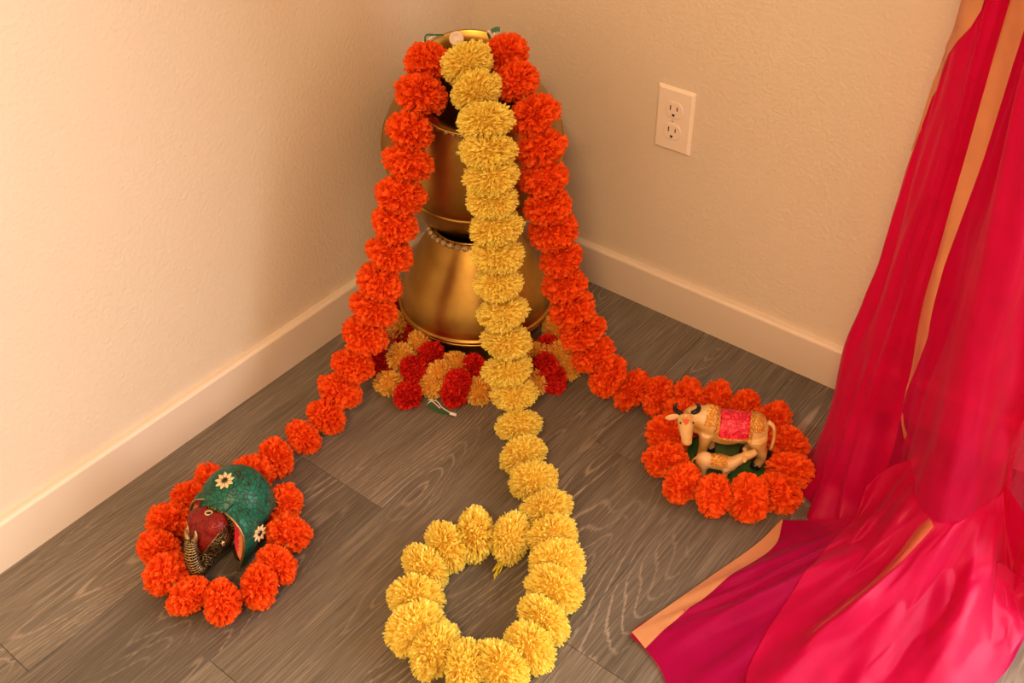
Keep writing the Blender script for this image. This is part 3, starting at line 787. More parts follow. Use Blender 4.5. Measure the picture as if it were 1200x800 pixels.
def elephant():
    pos = on_z(281, 629, 0.0)
    root = empty('elephant_figurine', (pos.x, pos.y, 0), (0, 0, R(-76)))
    root.scale = (1.07, 1.07, 1.07)
    tag(root, 'elephant figurine with green stone mosaic back, red forehead and raised brass trunk', 'figurine')
    parts = [ellip((-0.012, 0, 0.062), (0.050, 0.049, 0.054)), ellip((-0.030, 0, 0.052), (0.034, 0.043, 0.042)), ellip((0.012, 0, 0.060), (0.030, 0.040, 0.045))]
    for (x, y) in ((0.022, 0.024), (0.022, -0.024), (-0.046, 0.026), (-0.046, -0.026)):
        parts.append(limb([(x, y, 0.045), (x, y, 0.022), (x + 0.002, y, 0.0)], [0.017, 0.0135, 0.014], 14))
    me = remeshed(parts, 0.0026, 5)
    for mt in (M['turquoise'], M['engraved']): me.materials.append(mt)
    for p in me.polygons:
        c = p.center
        p.material_index = 1 if (c.z < 0.018 or (c.x > 0.030 and abs(c.y) < 0.036)) else 0
    body = link('body', me, None, root)
    # head with forehead and cheeks
    parts = [ellip((0.047, 0, 0.064), (0.026, 0.029, 0.031)), ellip((0.046, 0.012, 0.083), (0.018, 0.017, 0.015)), ellip((0.046, -0.012, 0.083), (0.018, 0.017, 0.015)),
             ellip((0.056, 0, 0.046), (0.015, 0.019, 0.024)), ellip((0.030, 0, 0.056), (0.02, 0.028, 0.032))]
    hm = remeshed(parts, 0.0020, 4)
    hm.materials.append(M['coral']); hm.materials.append(M['engraved'])
    for p in hm.polygons:
        c = p.center
        line = 0.047 + 1.6 * max(0, abs(c.y) - 0.003) - 0.25 * max(0.0, 0.050 - c.x)
        p.material_index = 0 if c.z > line else 1
    head = link('head', hm, None, root)
    hb_ = bvh_of(hm)
    for s in (1, -1):
        # brass seam between red forehead and engraved cheek
        seam = []
        for k in range(12):
            t = k / 11; y = s * (0.003 + 0.0225 * t)
            hit = hb_.ray_cast(Vector((0.12, y, 0.047 + 0.036 * t)), Vector((-1, 0, 0)))
            if hit[0]: seam.append(hit[0] + hit[1] * 0.0004)
        v, f = tube(catmull(seam, 2), 0.0010, 6); obj('seam', v, f, M['old_brass'], root)
        # almond eye
        hit = hb_.ray_cast(Vector((0.10, s * 0.10, 0.066)), Vector((-0.052, -s * 0.085, -0.004)).normalized())
        if hit[0]:
            q = hit[1].to_track_quat('Z', 'Y').to_matrix()
            v, f = ellip((0, 0, 0), (0.0024, 0.0044, 0.0013), (0, 0, 0), 2)
            ey = obj('eye', [hit[0] + q @ p for p in v], f, M['bone'], root)
            v, f = ellip((0, 0, 0.0008), (0.0016, 0.0018, 0.0011), (0, 0, 0), 2)
            obj('pupil', [hit[0] + q @ p for p in v], f, M['black_stone'], ey)
    # trunk raised in front of the face, ribbed
    path = catmull([(0.058, 0, 0.044), (0.068, 0, 0.031), (0.078, -0.001, 0.025), (0.0855, -0.001, 0.031), (0.0870, -0.002, 0.048), (0.0835, -0.002, 0.068), (0.0785, -0.002, 0.083)], 9)
    n = len(path); rad = [0.0130 - 0.0055 * i / (n - 1) + (0.0010 if i % 2 else -0.0010) for i in range(n)]
    v, f = tube(path, rad, 16); trunk = obj('trunk', v, f, M['engraved'], root)
    V, F = [], []
    for i in range(20, n - 2, 2):
        t = (path[i + 1] - path[i - 1]).normalized(); a1 = t.cross(Vector((0, 1, 0))).normalized(); a2 = t.cross(a1)
        rr = rad[i] + 0.0006
        v, f = tube([path[i] + (a1 * math.cos(2 * math.pi * k / 16) + a2 * math.sin(2 * math.pi * k / 16)) * rr for k in range(17)], 0.0009, 5, False)
        k0 = len(V); V += v; F += [tuple(j + k0 for j in q) for q in f]
    obj('trunk_rings', V, F, M['old_brass'], trunk)
    for s in (1, -1):
        # two lips at the tip of the trunk
        v, f = limb([(0.0790, -0.002 + s * 0.004, 0.080), (0.0765, -0.002 + s * 0.0080, 0.088), (0.0730, -0.002 + s * 0.0065, 0.097)], [0.0042, 0.0028, 0.0012], 8)
        obj('trunk_tip', v, f, M['old_brass'], root)
        # ear: green flap standing out from the side, brass edge, painted inside
        E = catmull([(0.031, s * 0.020, 0.094), (0.037, s * 0.040, 0.090), (0.041, s * 0.051, 0.072), (0.046, s * 0.051, 0.050), (0.051, s * 0.046, 0.029), (0.056, s * 0.040, 0.012)], 6)
        Bk = catmull([(0.006, s * 0.018, 0.096), (-0.002, s * 0.033, 0.084), (-0.006, s * 0.0430, 0.070), (-0.002, s * 0.0440, 0.050), (0.012, s * 0.046, 0.029), (0.034, s * 0.040, 0.014)], 6)
        pull = Vector((1, 1, 1)) if s > 0 else Vector((1, 0.84, 1))
        E = [Vector((p.x - (0 if s > 0 else 0.010), p.y * pull.y, p.z)) for p in E]
        V, F = [], []
        nu, nv = len(E), 8
        for off in (0.0, 0.0022):
            for a, b_ in zip(Bk, E):
                for k in range(nv):
                    t = k / (nv - 1); p = a.lerp(b_, t); p = p + Vector((0, s * (0.0045 * math.sin(math.pi * t) - off), 0.002 * math.sin(math.pi * t))); V.append(p)
        g = grid_faces(nu, nv); k0 = nu * nv
        F = g + [tuple(i + k0 for i in reversed(q)) for q in g]
        rim = [i * nv for i in range(nu)] + [(nu - 1) * nv + j for j in range(1, nv)] + [i * nv + nv - 1 for i in range(nu - 2, -1, -1)] + [j for j in range(nv - 2, 0, -1)]
        for a, b_ in zip(rim, rim[1:] + rim[:1]): F.append((a, b_, b_ + k0, a + k0))
        ear = obj('ear', V, F, M['turquoise'], root)
        v, f = tube(E, 0.0015, 8); obj('ear_edge', v, f, M['old_brass'], ear)
        In = catmull([(0.030, s * 0.020, 0.088), (0.033, s * 0.029, 0.080), (0.036, s * 0.030, 0.066), (0.041, s * 0.030, 0.050), (0.047, s * 0.034, 0.036), (0.0515, s * 0.041, 0.025)], 6)
        V = []
        for a, b_ in zip(In, E):
            for k in range(6):
                t = k / 5; p = (a if s > 0 else Vector((a.x - 0.008, a.y * 0.9, a.z))).lerp(b_, t); p.x -= 0.003 + 0.004 * math.sin(math.pi * t); V.append(p)
        nI = len(In)
        obj('inner_ear', V, grid_faces(nI, 6), M['ear'], ear)
    bb = bvh_of(me)
    # inlaid flowers
    def stick(x, y, z, d, r):
        hit = bb.ray_cast(Vector((x, y, z)), Vector(d).normalized())
        if hit[0]: ornament('inlaid_flower', hit[0], hit[1], r, root)
    stick(-0.002, 0.000, 0.2, (0, 0, -1), 0.0135)
    for sd in (1, -1):
        ornament('inlaid_flower', (0.014, sd * 0.0530, 0.050), (0.12, sd, 0.15), 0.0125, root)
    hit = hb_.ray_cast(Vector((0.040, 0.000, 0.2)), Vector((0, 0, -1)))
    if hit[0]:
        q = hit[1].to_track_quat('Z', 'Y').to_matrix()
        v, f = tube([hit[0] + q @ Vector((0.0045 * math.cos(2 * math.pi * k / 20), 0.0045 * math.sin(2 * math.pi * k / 20), 0.0006)) for k in range(21)], 0.0010, 6, False)
        jw = obj('forehead_ring', v, f, M['bone'], root)
        v, f = ellip((0, 0, 0), (0.0036, 0.0036, 0.0014), (0, 0, 0), 2)
        obj('forehead_stone', [hit[0] + q @ p for p in v], f, M['black_stone'], jw)
elephant()

# ------------------------------------------------------------------ cow and calf figurine
def wax_material():
    mt, nt, b = new_mat('cream_resin'); L = nt.links.new
    tc = nd(nt, 'ShaderNodeTexCoord'); n = nd(nt, 'ShaderNodeTexNoise', Scale=26.0, Detail=2.0); L(tc.outputs['Object'], n.inputs['Vector'])
    rp = ramp(nt, [(0.38, (0.58, 0.32, 0.07)), (0.66, (0.80, 0.54, 0.27))]); L(n.outputs['Fac'], rp.inputs['Fac']); L(rp.outputs['Color'], b.inputs['Base Color'])
    b.inputs['Roughness'].default_value = 0.35
    b.inputs['Subsurface Weight'].default_value = 0.35; b.inputs['Subsurface Radius'].default_value = (0.012, 0.006, 0.002); b.inputs['Subsurface Scale'].default_value = 0.6
    return mt
M['resin'] = wax_material()
def embossed(name, c0, c1, scale, metal=0.0):
    mt, nt, b = new_mat(name); L = nt.links.new
    tc = nd(nt, 'ShaderNodeTexCoord'); v = nd(nt, 'ShaderNodeTexVoronoi', feature='SMOOTH_F1', Scale=scale); L(tc.outputs['Object'], v.inputs['Vector'])
    mu = nd(nt, 'ShaderNodeMath', operation='MULTIPLY'); mu.inputs[1].default_value = 14.0; L(v.outputs['Distance'], mu.inputs[0])
    s = nd(nt, 'ShaderNodeMath', operation='SINE'); L(mu.outputs[0], s.inputs[0])
    rp = ramp(nt, [(0.2, c0), (0.8, c1)]); L(s.outputs[0], rp.inputs['Fac']); L(rp.outputs['Color'], b.inputs['Base Color'])
    bp = nd(nt, 'ShaderNodeBump', Strength=0.6, Distance=0.001); L(s.outputs[0], bp.inputs['Height']); L(bp.outputs['Normal'], b.inputs['Normal'])
    b.inputs['Roughness'].default_value = 0.38; b.inputs['Metallic'].default_value = metal
    return mt
M['saddle_red'] = embossed('red_embossed_saddle', (0.62, 0.006, 0.03), (0.86, 0.030, 0.07), 150.0)
M['gold_paint'] = embossed('gold_paint', (0.62, 0.24, 0.03), (0.92, 0.52, 0.11), 330.0, 0.35)
M['horn'] = simple('black_paint', (0.012, 0.009, 0.008), 0.3)
M['pink_paint'] = simple('pink_paint', (0.80, 0.42, 0.26), 0.5)
M['red_paint'] = simple('red_paint', (0.70, 0.02, 0.02), 0.45)
M['green_base'] = simple('green_painted_base', (0.022, 0.085, 0.020), 0.3, noise=0.4, nscale=50)

def wrap(body_bvh, x0, x1, a0, a1, zc, off, nu=14, nv=18, xcurve=0.0):
    """a thin shell wrapped over a body lying along x; angles measured from straight up, + toward local left"""
    V, F = [], []
    ok = True
    for i in range(nu):
        for j in range(nv):
            a = a0 + (a1 - a0) * j / (nv - 1); x = x0 + (x1 - x0) * i / (nu - 1) + xcurve * math.sin(abs(a))
            d = Vector((0, -math.sin(a), -math.cos(a)))
            org = Vector((x, 0, zc)) - d * 0.12
            hit = body_bvh.ray_cast(org, d)
            p = hit[0] if hit[0] else Vector((x, 0, zc)) - d * 0.022
            V.append(p - d * off)
    for i in range(nu):
        for j in range(nv):
            a = a0 + (a1 - a0) * j / (nv - 1)
            V.append(V[i * nv + j] + Vector((0, -math.sin(a), -math.cos(a))) * (off + 0.001))
    g = grid_faces(nu, nv); k0 = nu * nv
    F = g + [tuple(i + k0 for i in reversed(q)) for q in g]
    rim = [i * nv for i in range(nu)] + [(nu - 1) * nv + j for j in range(1, nv)] + [i * nv + nv - 1 for i in range(nu - 2, -1, -1)] + [j for j in range(nv - 2, 0, -1)]
    for a, b_ in zip(rim, rim[1:] + rim[:1]): F.append((a, b_, b_ + k0, a + k0))
    return V, F

def cow():
    pos = on_z(848, 539, 0.0)
    root = empty('cow_figurine', (pos.x, pos.y, 0), (0, 0, R(208)))
    tag(root, 'cream cow figurine with red and gold saddle, nursing a calf on green base', 'figurine')
    # base
    v, f = lathe([(0, 0), (0.90, 0), (1.0, 0.25), (0.98, 0.75), (0.90, 1.0), (0, 1.0)], 40)
    obj('base', [Vector((p.x * 0.085 - 0.004, p.y * 0.062 + 0.010, p.z * 0.008)) for p in v], f, M['green_base'], root)
    B = 0.0075
    parts = [ellip((0, 0, 0.076), (0.050, 0.0245, 0.0265)), ellip((0.030, 0, 0.082), (0.026, 0.0225, 0.027)), ellip((0.034, 0, 0.105), (0.015, 0.0095, 0.011), (0, 0.2, 0)),
             ellip((-0.036, 0, 0.080), (0.024, 0.023, 0.026)), ellip((0.005, 0, 0.062), (0.035, 0.020, 0.018)),
             limb([(0.034, 0, 0.086), (0.052, 0.003, 0.092), (0.066, 0.010, 0.093)], [0.023, 0.0185, 0.0145]),
             limb([(0.044, 0.002, 0.072), (0.055, 0.006, 0.074), (0.062, 0.012, 0.082)], [0.013, 0.011, 0.009]),
             limb([(0.069, 0.010, 0.099), (0.067, 0.024, 0.089), (0.064, 0.037, 0.074)], [0.0145, 0.0125, 0.0085]),
             ellip((0.0637, 0.0385, 0.0715), (0.0088, 0.0080, 0.0070))]
    for (x, y, dx) in ((0.034, 0.0125, 0.004), (0.026, -0.0125, -0.004), (-0.046, 0.013, -0.004), (-0.036, -0.013, 0.004)):
        if x > 0: parts.append(limb([(x, y, 0.070), (x + dx * .4, y, 0.040), (x + dx, y, B)], [0.0125, 0.0078, 0.0072], 12))
        else: parts.append(limb([(x + 0.004, y, 0.074), (x - 0.002, y, 0.050), (x - 0.006 + dx, y, 0.032), (x + dx, y, B)], [0.0175, 0.0125, 0.0078, 0.0072], 12))
    parts.append(ellip((-0.022, 0, 0.054), (0.012, 0.010, 0.009)))      # udder
    me = remeshed(parts, 0.0020, 4)
    body = link('cow_body', me, M['resin'], root)
    bb = bvh_of(me)
    # hooves
    for (x, y, dx) in ((0.034, 0.0125, 0.004), (0.026, -0.0125, -0.004), (-0.046, 0.013, -0.004), (-0.036, -0.013, 0.004)):
        v, f = lathe([(0, 0.010), (0.0078, 0.010), (0.0092, 0.0), (0, 0.0)], 14)
        obj('hoof', [p + Vector((x + dx + 0.001, y, B - 0.0002)) for p in v], f, M['horn'], root)
    # saddle cloth with gold border, gold bands at withers and rump
    sd = empty('saddle_cloth'); sd.parent = root
    v, f = wrap(bb, -0.034, 0.022, R(-82), R(102), 0.076, 0.0016); obj('gold_edge', v, f, M['gold_paint'], sd)
    v, f = wrap(bb, -0.029, 0.016, R(-72), R(92), 0.076, 0.0027); obj('red_panel', v, f, M['saddle_red'], sd)
    v, f = wrap(bb, 0.0225, 0.036, R(-60), R(62), 0.080, 0.0011, xcurve=0.004); obj('shoulder_band', v, f, M['gold_paint'], sd)
    v, f = wrap(bb, -0.052, -0.035, R(-56), R(62), 0.078, 0.0011); obj('rump_band', v, f, M['gold_paint'], sd)
    # row of gold beads along the front edge
    V, F = [], []
    for k in range(15):
        a = R(-60 + 145 * k / 14); d = Vector((0, -math.sin(a), -math.cos(a)))
        hit = bb.ray_cast(Vector((0.0225, 0, 0.078)) - d * 0.12, d)
        if hit[0]:
            v, f = ellip(hit[0] - d * 0.0012, (0.0019,) * 3, (0, 0, 0), 1); s = len(V); V += v; F += [tuple(i + s for i in q) for q in f]
    obj('bead_row', V, F, M['gold_paint'], sd)
    # horns, ears, face
    hx = Vector((0.0685, 0.0125, 0.1095)); side = Vector((0.99, 0.16, 0)).normalized()     # head is turned to its left
    fwd = Vector((-0.14, 0.80, -0.58)).normalized()
    for s in (1, -1):
        p = hx + side * (s * 0.0085)
        v, f = limb([p + Vector((0, 0, -0.004)), p + side * (s * 0.0085) + Vector((0, 0, 0.003)), p + side * (s * 0.0095) + Vector((0.001, 0, 0.012)), p + side * (s * 0.0050) + Vector((0.002, 0, 0.018))], [0.0040, 0.0040, 0.0030, 0.0010], 10)
        obj('horn', v, f, M['horn'], root)
        c = hx + side * (s * 0.019) + Vector((0.002, 0.002, -0.010))
        v, f = ellip((0, 0, 0), (0.0120, 0.0028, 0.0056), (0, 0.28 * s, 0), 3)
        rm = Matrix.Rotation(math.atan2(side.y, side.x), 3, 'Z')
        ear = obj('ear', [c + rm @ p_ for p_ in v], f, M['resin'], root)
        v, f = ellip((0, 0, 0), (0.0085, 0.0012, 0.0036), (0, 0.28 * s, 0), 2)
        obj('inner_ear', [c + rm @ p_ + fwd * 0.0024 for p_ in v], f, M['pink_paint'], ear)
        hit = bb.ray_cast(hx + side * (s * 0.03) + fwd * 0.034 + Vector((0, 0, 0.010)), (-side * s * 0.72 - fwd * 0.62 - Vector((0, 0, 0.42))).normalized())
        if hit[0]:
            v, f = ellip(hit[0], (0.0019,) * 3, (0, 0, 0), 2); obj('eye', v, f, M['horn'], root)
    # red mark on the forehead in a gold triangle
    def sticker(cast_from, cast_dir, pts, mat, off, name):
        V = []
        d = cast_dir.normalized(); u = side; w = d.cross(u).normalized()
        for (a, b_) in pts:
            hit = bb.ray_cast(cast_from + u * a + w * b_, d)
            V.append((hit[0] if hit[0] else cast_from + d * 0.05) - d * off)
        n_ = len(pts)
        V += [p + d * (off + 0.001) for p in V]
        F = [tuple(range(n_)), tuple(range(2 * n_ - 1, n_ - 1, -1))] + [(k, (k + 1) % n_, n_ + (k + 1) % n_, n_ + k) for k in range(n_)]
        obj(name, V, F, mat, root, False)
    cf = Vector((0.0675, 0.0270, 0.1010)); dd = Vector((0.05, -0.62, -0.78))
    tri = [(-0.0075, 0.0065), (0, 0.0075), (0.0075, 0.0065), (0.0045, -0.0005), (0, -0.0075), (-0.0045, -0.0005)]
    sg = 1 if dd.normalized().cross(side).normalized().z > 0 else -1
    sticker(cf - dd.normalized() * 0.05, dd, [(a, sg * b_) for a, b_ in tri], M['gold_paint'], 0.0008, 'forehead_plate')
    sticker(cf - dd.normalized() * 0.05, dd, [(a * 0.55, sg * b_ * 0.6) for a, b_ in tri], M['red_paint'], 0.0016, 'forehead_mark')
    # tail with black tuft
    v, f = limb([(-0.056, 0.001, 0.096), (-0.066, 0.003, 0.088), (-0.069, 0.006, 0.066), (-0.067, 0.009, 0.044)], [0.0042, 0.0030, 0.0024, 0.0026], 10)
    tl = obj('tail', v, f, M['resin'], root)
    v, f = limb([(-0.067, 0.009, 0.046), (-0.0665, 0.010, 0.034), (-0.066, 0.011, 0.022)], [0.0026, 0.0042, 0.0010], 10)
    obj('tuft', v, f, M['horn'], tl)
    # calf standing across in front of the legs, head lifted to the udder
    cz = B
    T = lambda p: Vector((0.012 - p[0] * 1.15, 0.043 - p[1] * 1.15, p[2] * 1.15 + cz))
    parts = [ellip((0, 0, 0.027), (0.024, 0.0105, 0.0115)), ellip((-0.018, 0, 0.028), (0.013, 0.0115, 0.0125)), ellip((0.014, 0, 0.026), (0.012, 0.010, 0.0115)),
             limb([(0.018, 0, 0.028), (0.029, 0.003, 0.036), (0.036, 0.005, 0.040)], [0.0090, 0.0070, 0.0062]), limb([(0.033, 0.004, 0.040), (0.042, 0.007, 0.043), (0.048, 0.009, 0.047)], [0.0072, 0.0060, 0.0042])]
    for (x, y) in ((0.015, 0.006), (0.011, -0.006), (-0.022, 0.006), (-0.018, -0.006)):
        parts.append(limb([(x, y, 0.024), (x, y, 0.012), (x, y, 0.0)], [0.0060, 0.0042, 0.0042], 10))
    parts = [([T(p) for p in v], f) for v, f in parts]
    cm = remeshed(parts, 0.0016, 4); calf = link('calf', cm, M['resin'], root)
    cb = bvh_of(cm)
    for (x, y) in ((0.015, 0.006), (0.011, -0.006), (-0.022, 0.006), (-0.018, -0.006)):
        v, f = lathe([(0, 0.005), (0.0046, 0.005), (0.0054, 0.0), (0, 0.0)], 10)
        obj('calf_hoof', [p + T((x, y, -0.0002)) for p in v], f, M['horn'], calf)
    V, F = [], []
    nu, nv = 10, 14
    for i in range(nu):
        for j in range(nv):
            a = R(-80 + 160 * j / (nv - 1)); x = 0.012 - (-0.012 + 0.026 * i / (nu - 1))
            d = Vector((0, -math.sin(a), -math.cos(a))); org = Vector((x, 0.043, 0.031 + cz)) - d * 0.05
            hit = cb.ray_cast(org, d); V.append((hit[0] if hit[0] else org + d * 0.039) - d * 0.0009)
    obj('calf_cloth', V, grid_faces(nu, nv), M['gold_paint'], calf)
    for s in (1, -1):
        v, f = ellip(T((0.033, 0.004 + s * 0.0095, 0.044)), (0.0035, 0.0062, 0.0018), (0.3 * s, 0, 0), 2); obj('calf_ear', v, f, M['resin'], calf)
    v, f = limb([T((-0.029, 0, 0.032)), T((-0.034, -0.002, 0.026)), T((-0.034, -0.003, 0.014))], [0.0018, 0.0013, 0.0010], 8); obj('calf_tail', v, f, M['resin'], calf)
cow()

# ------------------------------------------------------------------ saree: hanging drape and the end spread over the floor
def saree():
    root = empty('organza_saree', (1.0, -0.25, 0))
    tag(root, 'sheer magenta organza saree with gold borders hanging and spreading over the floor', 'saree')
    base = root.location
    TOP = 1.75
    def col_at(tr, z):
        """tr: list of (z, x, y) from the floor up"""
        if z <= tr[0][0]: return Vector((tr[0][1], tr[0][2]))
        for (za, xa, ya), (zb, xb, yb) in zip(tr, tr[1:]):
            if z <= zb:
                t = (z - za) / (zb - za); t = t * t * (3 - 2 * t)
                return Vector((xa + (xb - xa) * t, ya + (yb - ya) * t))
        return Vector((tr[-1][1], tr[-1][2]))
    def loft(traces, nz, sub, wob, seed):
        rg = random.Random(seed); ph = [rg.uniform(0, 6.28) for _ in range(8)]
        rows = []
        for k in range(nz):
            z = 0.003 + (TOP - 0.003) * (k / (nz - 1)) ** 1.35
            pts = [Vector((*col_at(t, z), z)) for t in traces]
            row = catmull(pts, sub)
            for i, p in enumerate(row):
                u = i / (len(row) - 1)
                p.x += wob * (math.sin(u * 23 + z * 6 + ph[0]) * 0.5 + math.sin(u * 41 - z * 9 + ph[1]) * 0.3 + math.sin(u * 9 + z * 17 + ph[4]) * 0.35)
                nz_ = noise.noise(Vector((u * 9 + ph[6], z * 5.5, ph[7]))) + 0.6 * noise.noise(Vector((u * 21 + ph[6], z * 9 + u * 6, ph[7] + 3)))
                p.x += 0.004 * nz_; p.y += wob * 2.2 * nz_
                p.y += wob * (math.sin(u * 31 + z * 5 + ph[2]) * 0.7 + math.sin(u * 55 + z * 11 + ph[3]) * 0.4 + math.sin(u * 13 - z * 21 + ph[5]) * 0.5)
                if z < 0.09:      # ruffled hem
                    k_ = (1 - z / 0.09) ** 1.5
                    p.x += 0.007 * k_ * math.sin(u * 30 + ph[1]); p.y -= 0.009 * k_ * (0.5 + 0.5 * math.sin(u * 37 + ph[2]))
            rows.append(row)
        return rows
    def sheet(name, rows, mat, par=root):
        nv = len(rows[0]); V = [p - base for r in rows for p in r]
        return obj(name, V, grid_faces(len(rows), nv), mat, par)
    A = [  # front panel at the left, ending in the gold border
        [(0, .900, -.105), (.75, .915, -.105)],
        [(0, .866, -.125), (.3, .870, -.122), (.75, .885, -.130)],
        [(0, .836, -.190), (.03, .846, -.182), (.12, .852, -.165), (.22, .849, -.165), (.32, .859, -.165), (.40, .866, -.165), (.48, .864, -.165), (.61, .870, -.165), (.75, .873, -.165)],
        [(0, .868, -.262), (.04, .874, -.240), (.2, .872, -.196), (.45, .884, -.186), (.75, .890, -.186)],
        [(0, .905, -.300), (.05, .902, -.262), (.2, .900, -.224), (.45, .908, -.212), (.75, .912, -.210)],
        [(0, .950, -.312), (.05, .930, -.272), (.2, .920, -.235), (.45, .922, -.218), (.75, .924, -.215)],
        [(0, .985, -.275), (.13, .968, -.225), (.17, .961, -.210), (.23, .953, -.203), (.40, .938, -.203), (.5, .939, -.203), (.75, .936, -.203)]]
    rowsA = loft(A, 90, 8, 0.0026, 3)
    # the front panel's edge becomes the gold border; it narrows and folds away toward the floor
    sheet('hanging_panel', rowsA, M['saree'])
    V, nb = [], 6
    rowsG = []
    for r in rowsA:
        z = r[-1].z
        if z < 0.20: continue
        w = interp([(0.20, 0.001), (0.25, 0.006), (0.33, 0.020), (0.45, 0.014), (0.60, 0.021), (0.75, 0.026), (1.75, 0.027)], z)
        e = r[-1]
        row = []
        for k in range(nb):
            t = k / (nb - 1)
            row.append(Vector((e.x + w * t, e.y - 0.010 * t - 0.004 * math.sin(t * 3.1 + z * 14), z + 0.0)))
        rowsG.append(row)
    sheet('gold_border', rowsG, M['gold_border'])
    # gold border folded along the outer edge near the top
    rowsH = []
    nrow = len(rowsA[0])
    for r in rowsA:
        z = r[0].z
        if z < 0.54: continue
        u0 = interp([(0.54, .335), (0.62, .34), (0.70, .36), (0.735, .45), (0.76, .38), (1.75, .38)], z); u1 = interp([(0.54, .345), (0.62, .40), (0.70, .50), (0.735, .58), (0.77, .66), (1.75, .66)], z)
        row = []
        for k in range(7):
            u = (u0 + (u1 - u0) * k / 6) * (nrow - 1); i = min(int(u), nrow - 2); fr_ = u - i
            p = r[i].lerp(r[i + 1], fr_); t = (r[i + 1] - r[i]).normalized(); nrm = Vector((t.y, -t.x, 0))
            if nrm.dot(CAM_POS - p) < 0: nrm = -nrm
            row.append(p + nrm * 0.0022)
        rowsH.append(row)
    sheet('gold_border', rowsH, M['gold_border'])
    Bt = [  # panel behind it with the bright ridge
        [(0, .935, -.150), (.75, .915, -.150)],
        [(0, .985, -.200), (.2, .968, -.180), (.75, .955, -.172)],
        [(0, 1.005, -.255), (.15, .998, -.232), (.3, .990, -.212), (.75, .972, -.195)],
        [(0, 1.045, -.330), (.10, 1.038, -.310), (.2, 1.030, -.290), (.43, 1.008, -.275), (.75, .990, -.265)],
        [(0, 1.098, -.340), (.10, 1.085, -.325), (.2, 1.075, -.297), (.43, 1.046, -.282), (.75, 1.020, -.275)],
        [(0, 1.120, -.285), (.15, 1.103, -.262), (.27, 1.084, -.228), (.46, 1.056, -.220), (.75, 1.045, -.220)],
        [(0, 1.145, -.220), (.2, 1.112, -.190), (.75, 1.080, -.180)],
        [(0, 1.135, -.170), (.2, 1.105, -.160), (.75, 1.090, -.150)]]
    rowsB = loft(Bt, 90, 8, 0.0030, 9)
    sheet('hanging_panel', rowsB, M['saree'])
    rowsB = [r for r in rowsB if r[0].z > 0.125]
    Ct = [  # single layer falling further to the right
        [(0, 1.100, -.165), (.75, 1.075, -.160)],
        [(0, 1.140, -.235), (.2, 1.120, -.205), (.75, 1.095, -.195)],
        [(0, 1.165, -.215), (.2, 1.140, -.185), (.75, 1.115, -.180)],
        [(0, 1.185, -.285), (.2, 1.165, -.240), (.75, 1.135, -.230)],
        [(0, 1.215, -.240), (.2, 1.190, -.200), (.75, 1.160, -.195)],
        [(0, 1.250, -.290), (.2, 1.230, -.250), (.75, 1.200, -.240)],
        [(0, 1.290, -.225), (.2, 1.270, -.205), (.75, 1.240, -.195)]]
    sheet('sheer_panel', loft(Ct, 60, 8, 0.0030, 15), M['sheer'])
    # hem of the front panel turned over on the floor, gold inside
    hem = [on_z(1040, 552, 0.055), on_z(1052, 548, 0.062), on_z(1064, 541, 0.070), on_z(1078, 530, 0.085), on_z(1062, 518, 0.110), on_z(1057, 500, 0.145), on_z(1056, 484, 0.17)]
    hem2 = [on_z(1046, 556, 0.052), on_z(1060, 554, 0.058), on_z(1071, 546, 0.066), on_z(1080, 533, 0.082), on_z(1067, 517, 0.110), on_z(1060, 500, 0.145), on_z(1058, 484, 0.17)]
    a_, b_ = catmull(hem, 6), catmull(hem2, 6)
    sheet('gold_border', [[p.lerp(q, k / 3) for k in range(4)] for p, q in zip(a_, b_)], M['gold_border'])

    # ---- part lying on the floor: fan of folds from the gathered foot to the outer edge
    def fan(name, inner, outer, nu, nv, zfun, mat, power=1.0):
        I = catmull(inner, max(1, nu // (len(inner) - 1))); O = catmull(outer, max(1, nu // (len(outer) - 1)))
        def samp(P, u):
            x = u * (len(P) - 1); i = min(int(x), len(P) - 2); return P[i].lerp(P[i + 1], x - i)
        rows = []
        for i in range(nu):
            u = i / (nu - 1); a, c = samp(I, u), samp(O, u); row = []
            for j in range(nv):
                v = (j / (nv - 1)) ** power; p = a.lerp(c, v); p.z = a.z; p = Vector((p.x, p.y, max(0.0015, zfun(u, v, p)))); row.append(p)
            rows.append(row)
        return rows
    V2 = lambda x, y: Vector((x, y, 0))
    fl = lambda x, y: on_z(x, y, 0.002)
    def V3(x, y, z): return Vector((x, y, z))
    inner = [V3(.962, -.292, .035), V3(.985, -.300, .05), V3(1.02, -.318, .07), V3(1.06, -.332, .08), V3(1.10, -.315, .08), V3(1.16, -.27, .06)]
    outer = [fl(916, 609.5), fl(886, 639), fl(832, 677), fl(775, 717), fl(740, 742), fl(756, 761), fl(776, 789), V2(.905, -.705), V2(.97, -.735), V2(1.06, -.70), V2(1.14, -.60), fl(1164, 802), fl(1200, 750), V2(1.23, -.27)]
    rg = random.Random(21); ph = [rg.uniform(0, 6.28) for _ in range(14)]
    crest = lambda x, k: (0.5 + 0.5 * math.sin(x)) ** k
    def z1(u, v, p):
        h0 = p.z * (1 - v) ** 1.6
        s = math.sin(math.pi * min(1, v)) ** 0.8
        f = 0.013 * crest(u * 30 + 2.0 * v + ph[0], 2) + 0.007 * crest(u * 61 - 3 * v + ph[1], 2)
        env = min(1.0, 0.15 + u * 2.5)
        f += 0.005 * noise.noise(Vector((u * 24, v * 5, 2.2)))
        return 0.004 + h0 + max(0, f) * s * env
    rows1 = fan('f1', inner, outer, 150, 60, z1, None)
    sheet('floor_panel', rows1, M['saree_single'])
    # gold border along its outer left edge
    bv0 = BVHTree.FromPolygons([p for r in rows1 for p in r], grid_faces(len(rows1), len(rows1[0])))
    out_edge = catmull([fl(916, 609.5), fl(886, 639), fl(832, 677), fl(775, 717), fl(740, 742)], 8)
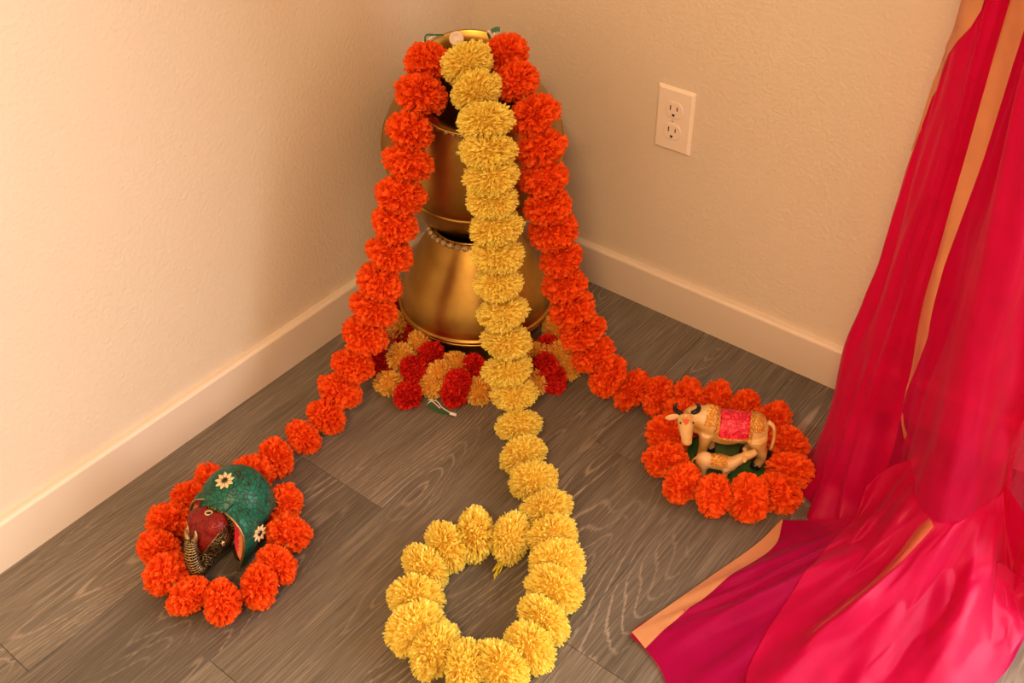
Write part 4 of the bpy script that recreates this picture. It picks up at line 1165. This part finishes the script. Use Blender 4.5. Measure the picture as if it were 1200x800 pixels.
    in_edge = catmull([fl(917, 612), fl(905, 646), fl(858, 680), fl(800, 724), fl(756, 761)], 8)
    rowsE = []
    for i, (p, q) in enumerate(zip(out_edge, in_edge)):
        row = []
        for k in range(7):
            t = k / 6; s = p.lerp(q, t); hit = bv0.ray_cast(Vector((s.x, s.y, 0.5)), Vector((0, 0, -1))); s.z = (hit[0].z if hit[0] else 0.004) + 0.0012
            row.append(s)
        rowsE.append(row)
    sheet('gold_border', rowsE, M['gold_border'])
    # second, fuller layer lying over it at the right
    foot = [p.copy() for p in rowsB[0]]
    inner2 = [V3(.955, -.262, .075), V3(.972, -.240, .105)] + foot[16:49:2] + [V3(1.165, -.235, .12), V3(1.20, -.255, .09)]
    outer2 = [fl(992, 634), fl(960, 668), fl(925, 712), fl(893, 758), fl(872, 806), V2(1.00, -.660), V2(1.07, -.640), V2(1.14, -.560), fl(1158, 806), fl(1192, 756), V2(1.225, -.28)]
    bv1 = BVHTree.FromPolygons([p for r in rows1 for p in r], grid_faces(len(rows1), len(rows1[0])))
    def z2(u, v, p):
        h0 = p.z * (1 - v) ** 3.0
        s = math.sin(math.pi * min(1, v)) ** 0.7
        w1 = u * 21 + 1.3 * math.sin(v * 3.2 + ph[6])
        big = 0.027 * crest(w1 + ph[2], 2.0) + 0.014 * crest(u * 43 - 3.0 * v + 0.8 * math.sin(v * 5 + ph[8]) + ph[3], 2.2)
        cross = 0.008 * math.sin(v * 7 + u * 8 + ph[4]) * math.sin(u * 11 - v * 3 + ph[5])
        edge = 0.010 * math.exp(-(u / 0.03) ** 2) * s
        q = Vector((u * 15, v * 3.2 + u * 3, 1.7)); wr2 = noise.noise(q); cross += 0.010 * (1 - abs(wr2) * 2.2) * max(0, noise.noise(Vector((u * 4, v * 3, 9.1))) + 0.25) + 0.004 * noise.noise(Vector((u * 34, v * 7, 4.4)))
        z = h0 + (0.010 + (big + cross) * min(1, 0.3 + u * 4)) * s + edge + 0.006 * min(1, v * 8)
        hit = bv1.ray_cast(Vector((p.x, p.y, 0.5)), Vector((0, 0, -1)))
        if hit[0] and v > 0.02: z = max(z, hit[0].z + 0.003)
        return z
    rows2 = fan('f2', inner2, outer2, 200, 90, z2, None)
    sheet('floor_panel', rows2, M['saree'])
    # gold stripe showing through the upper layer
    s0 = catmull([on_z(1062, 668, .012), on_z(1022, 703, .012), on_z(985, 733, .010), on_z(945, 763, .010)], 6); s1 = catmull([on_z(1070, 680, .012), on_z(1027, 713, .012), on_z(988, 740, .010), on_z(946, 765, .010)], 6)
    # follows the upper sheet's surface
    bv = BVHTree.FromPolygons([p for r in rows2 for p in r], grid_faces(len(rows2), len(rows2[0])))
    rowsS = []
    for p, q in zip(s0, s1):
        row = []
        for k in range(4):
            s = p.lerp(q, k / 3); hit = bv.ray_cast(Vector((s.x, s.y, 0.5)), Vector((0, 0, -1)))
            s.z = hit[0].z + 0.0008 if hit[0] else s.z
            row.append(s)
        rowsS.append(row)
    sheet('gold_stripe', rowsS, M['gold_thread'])
saree()
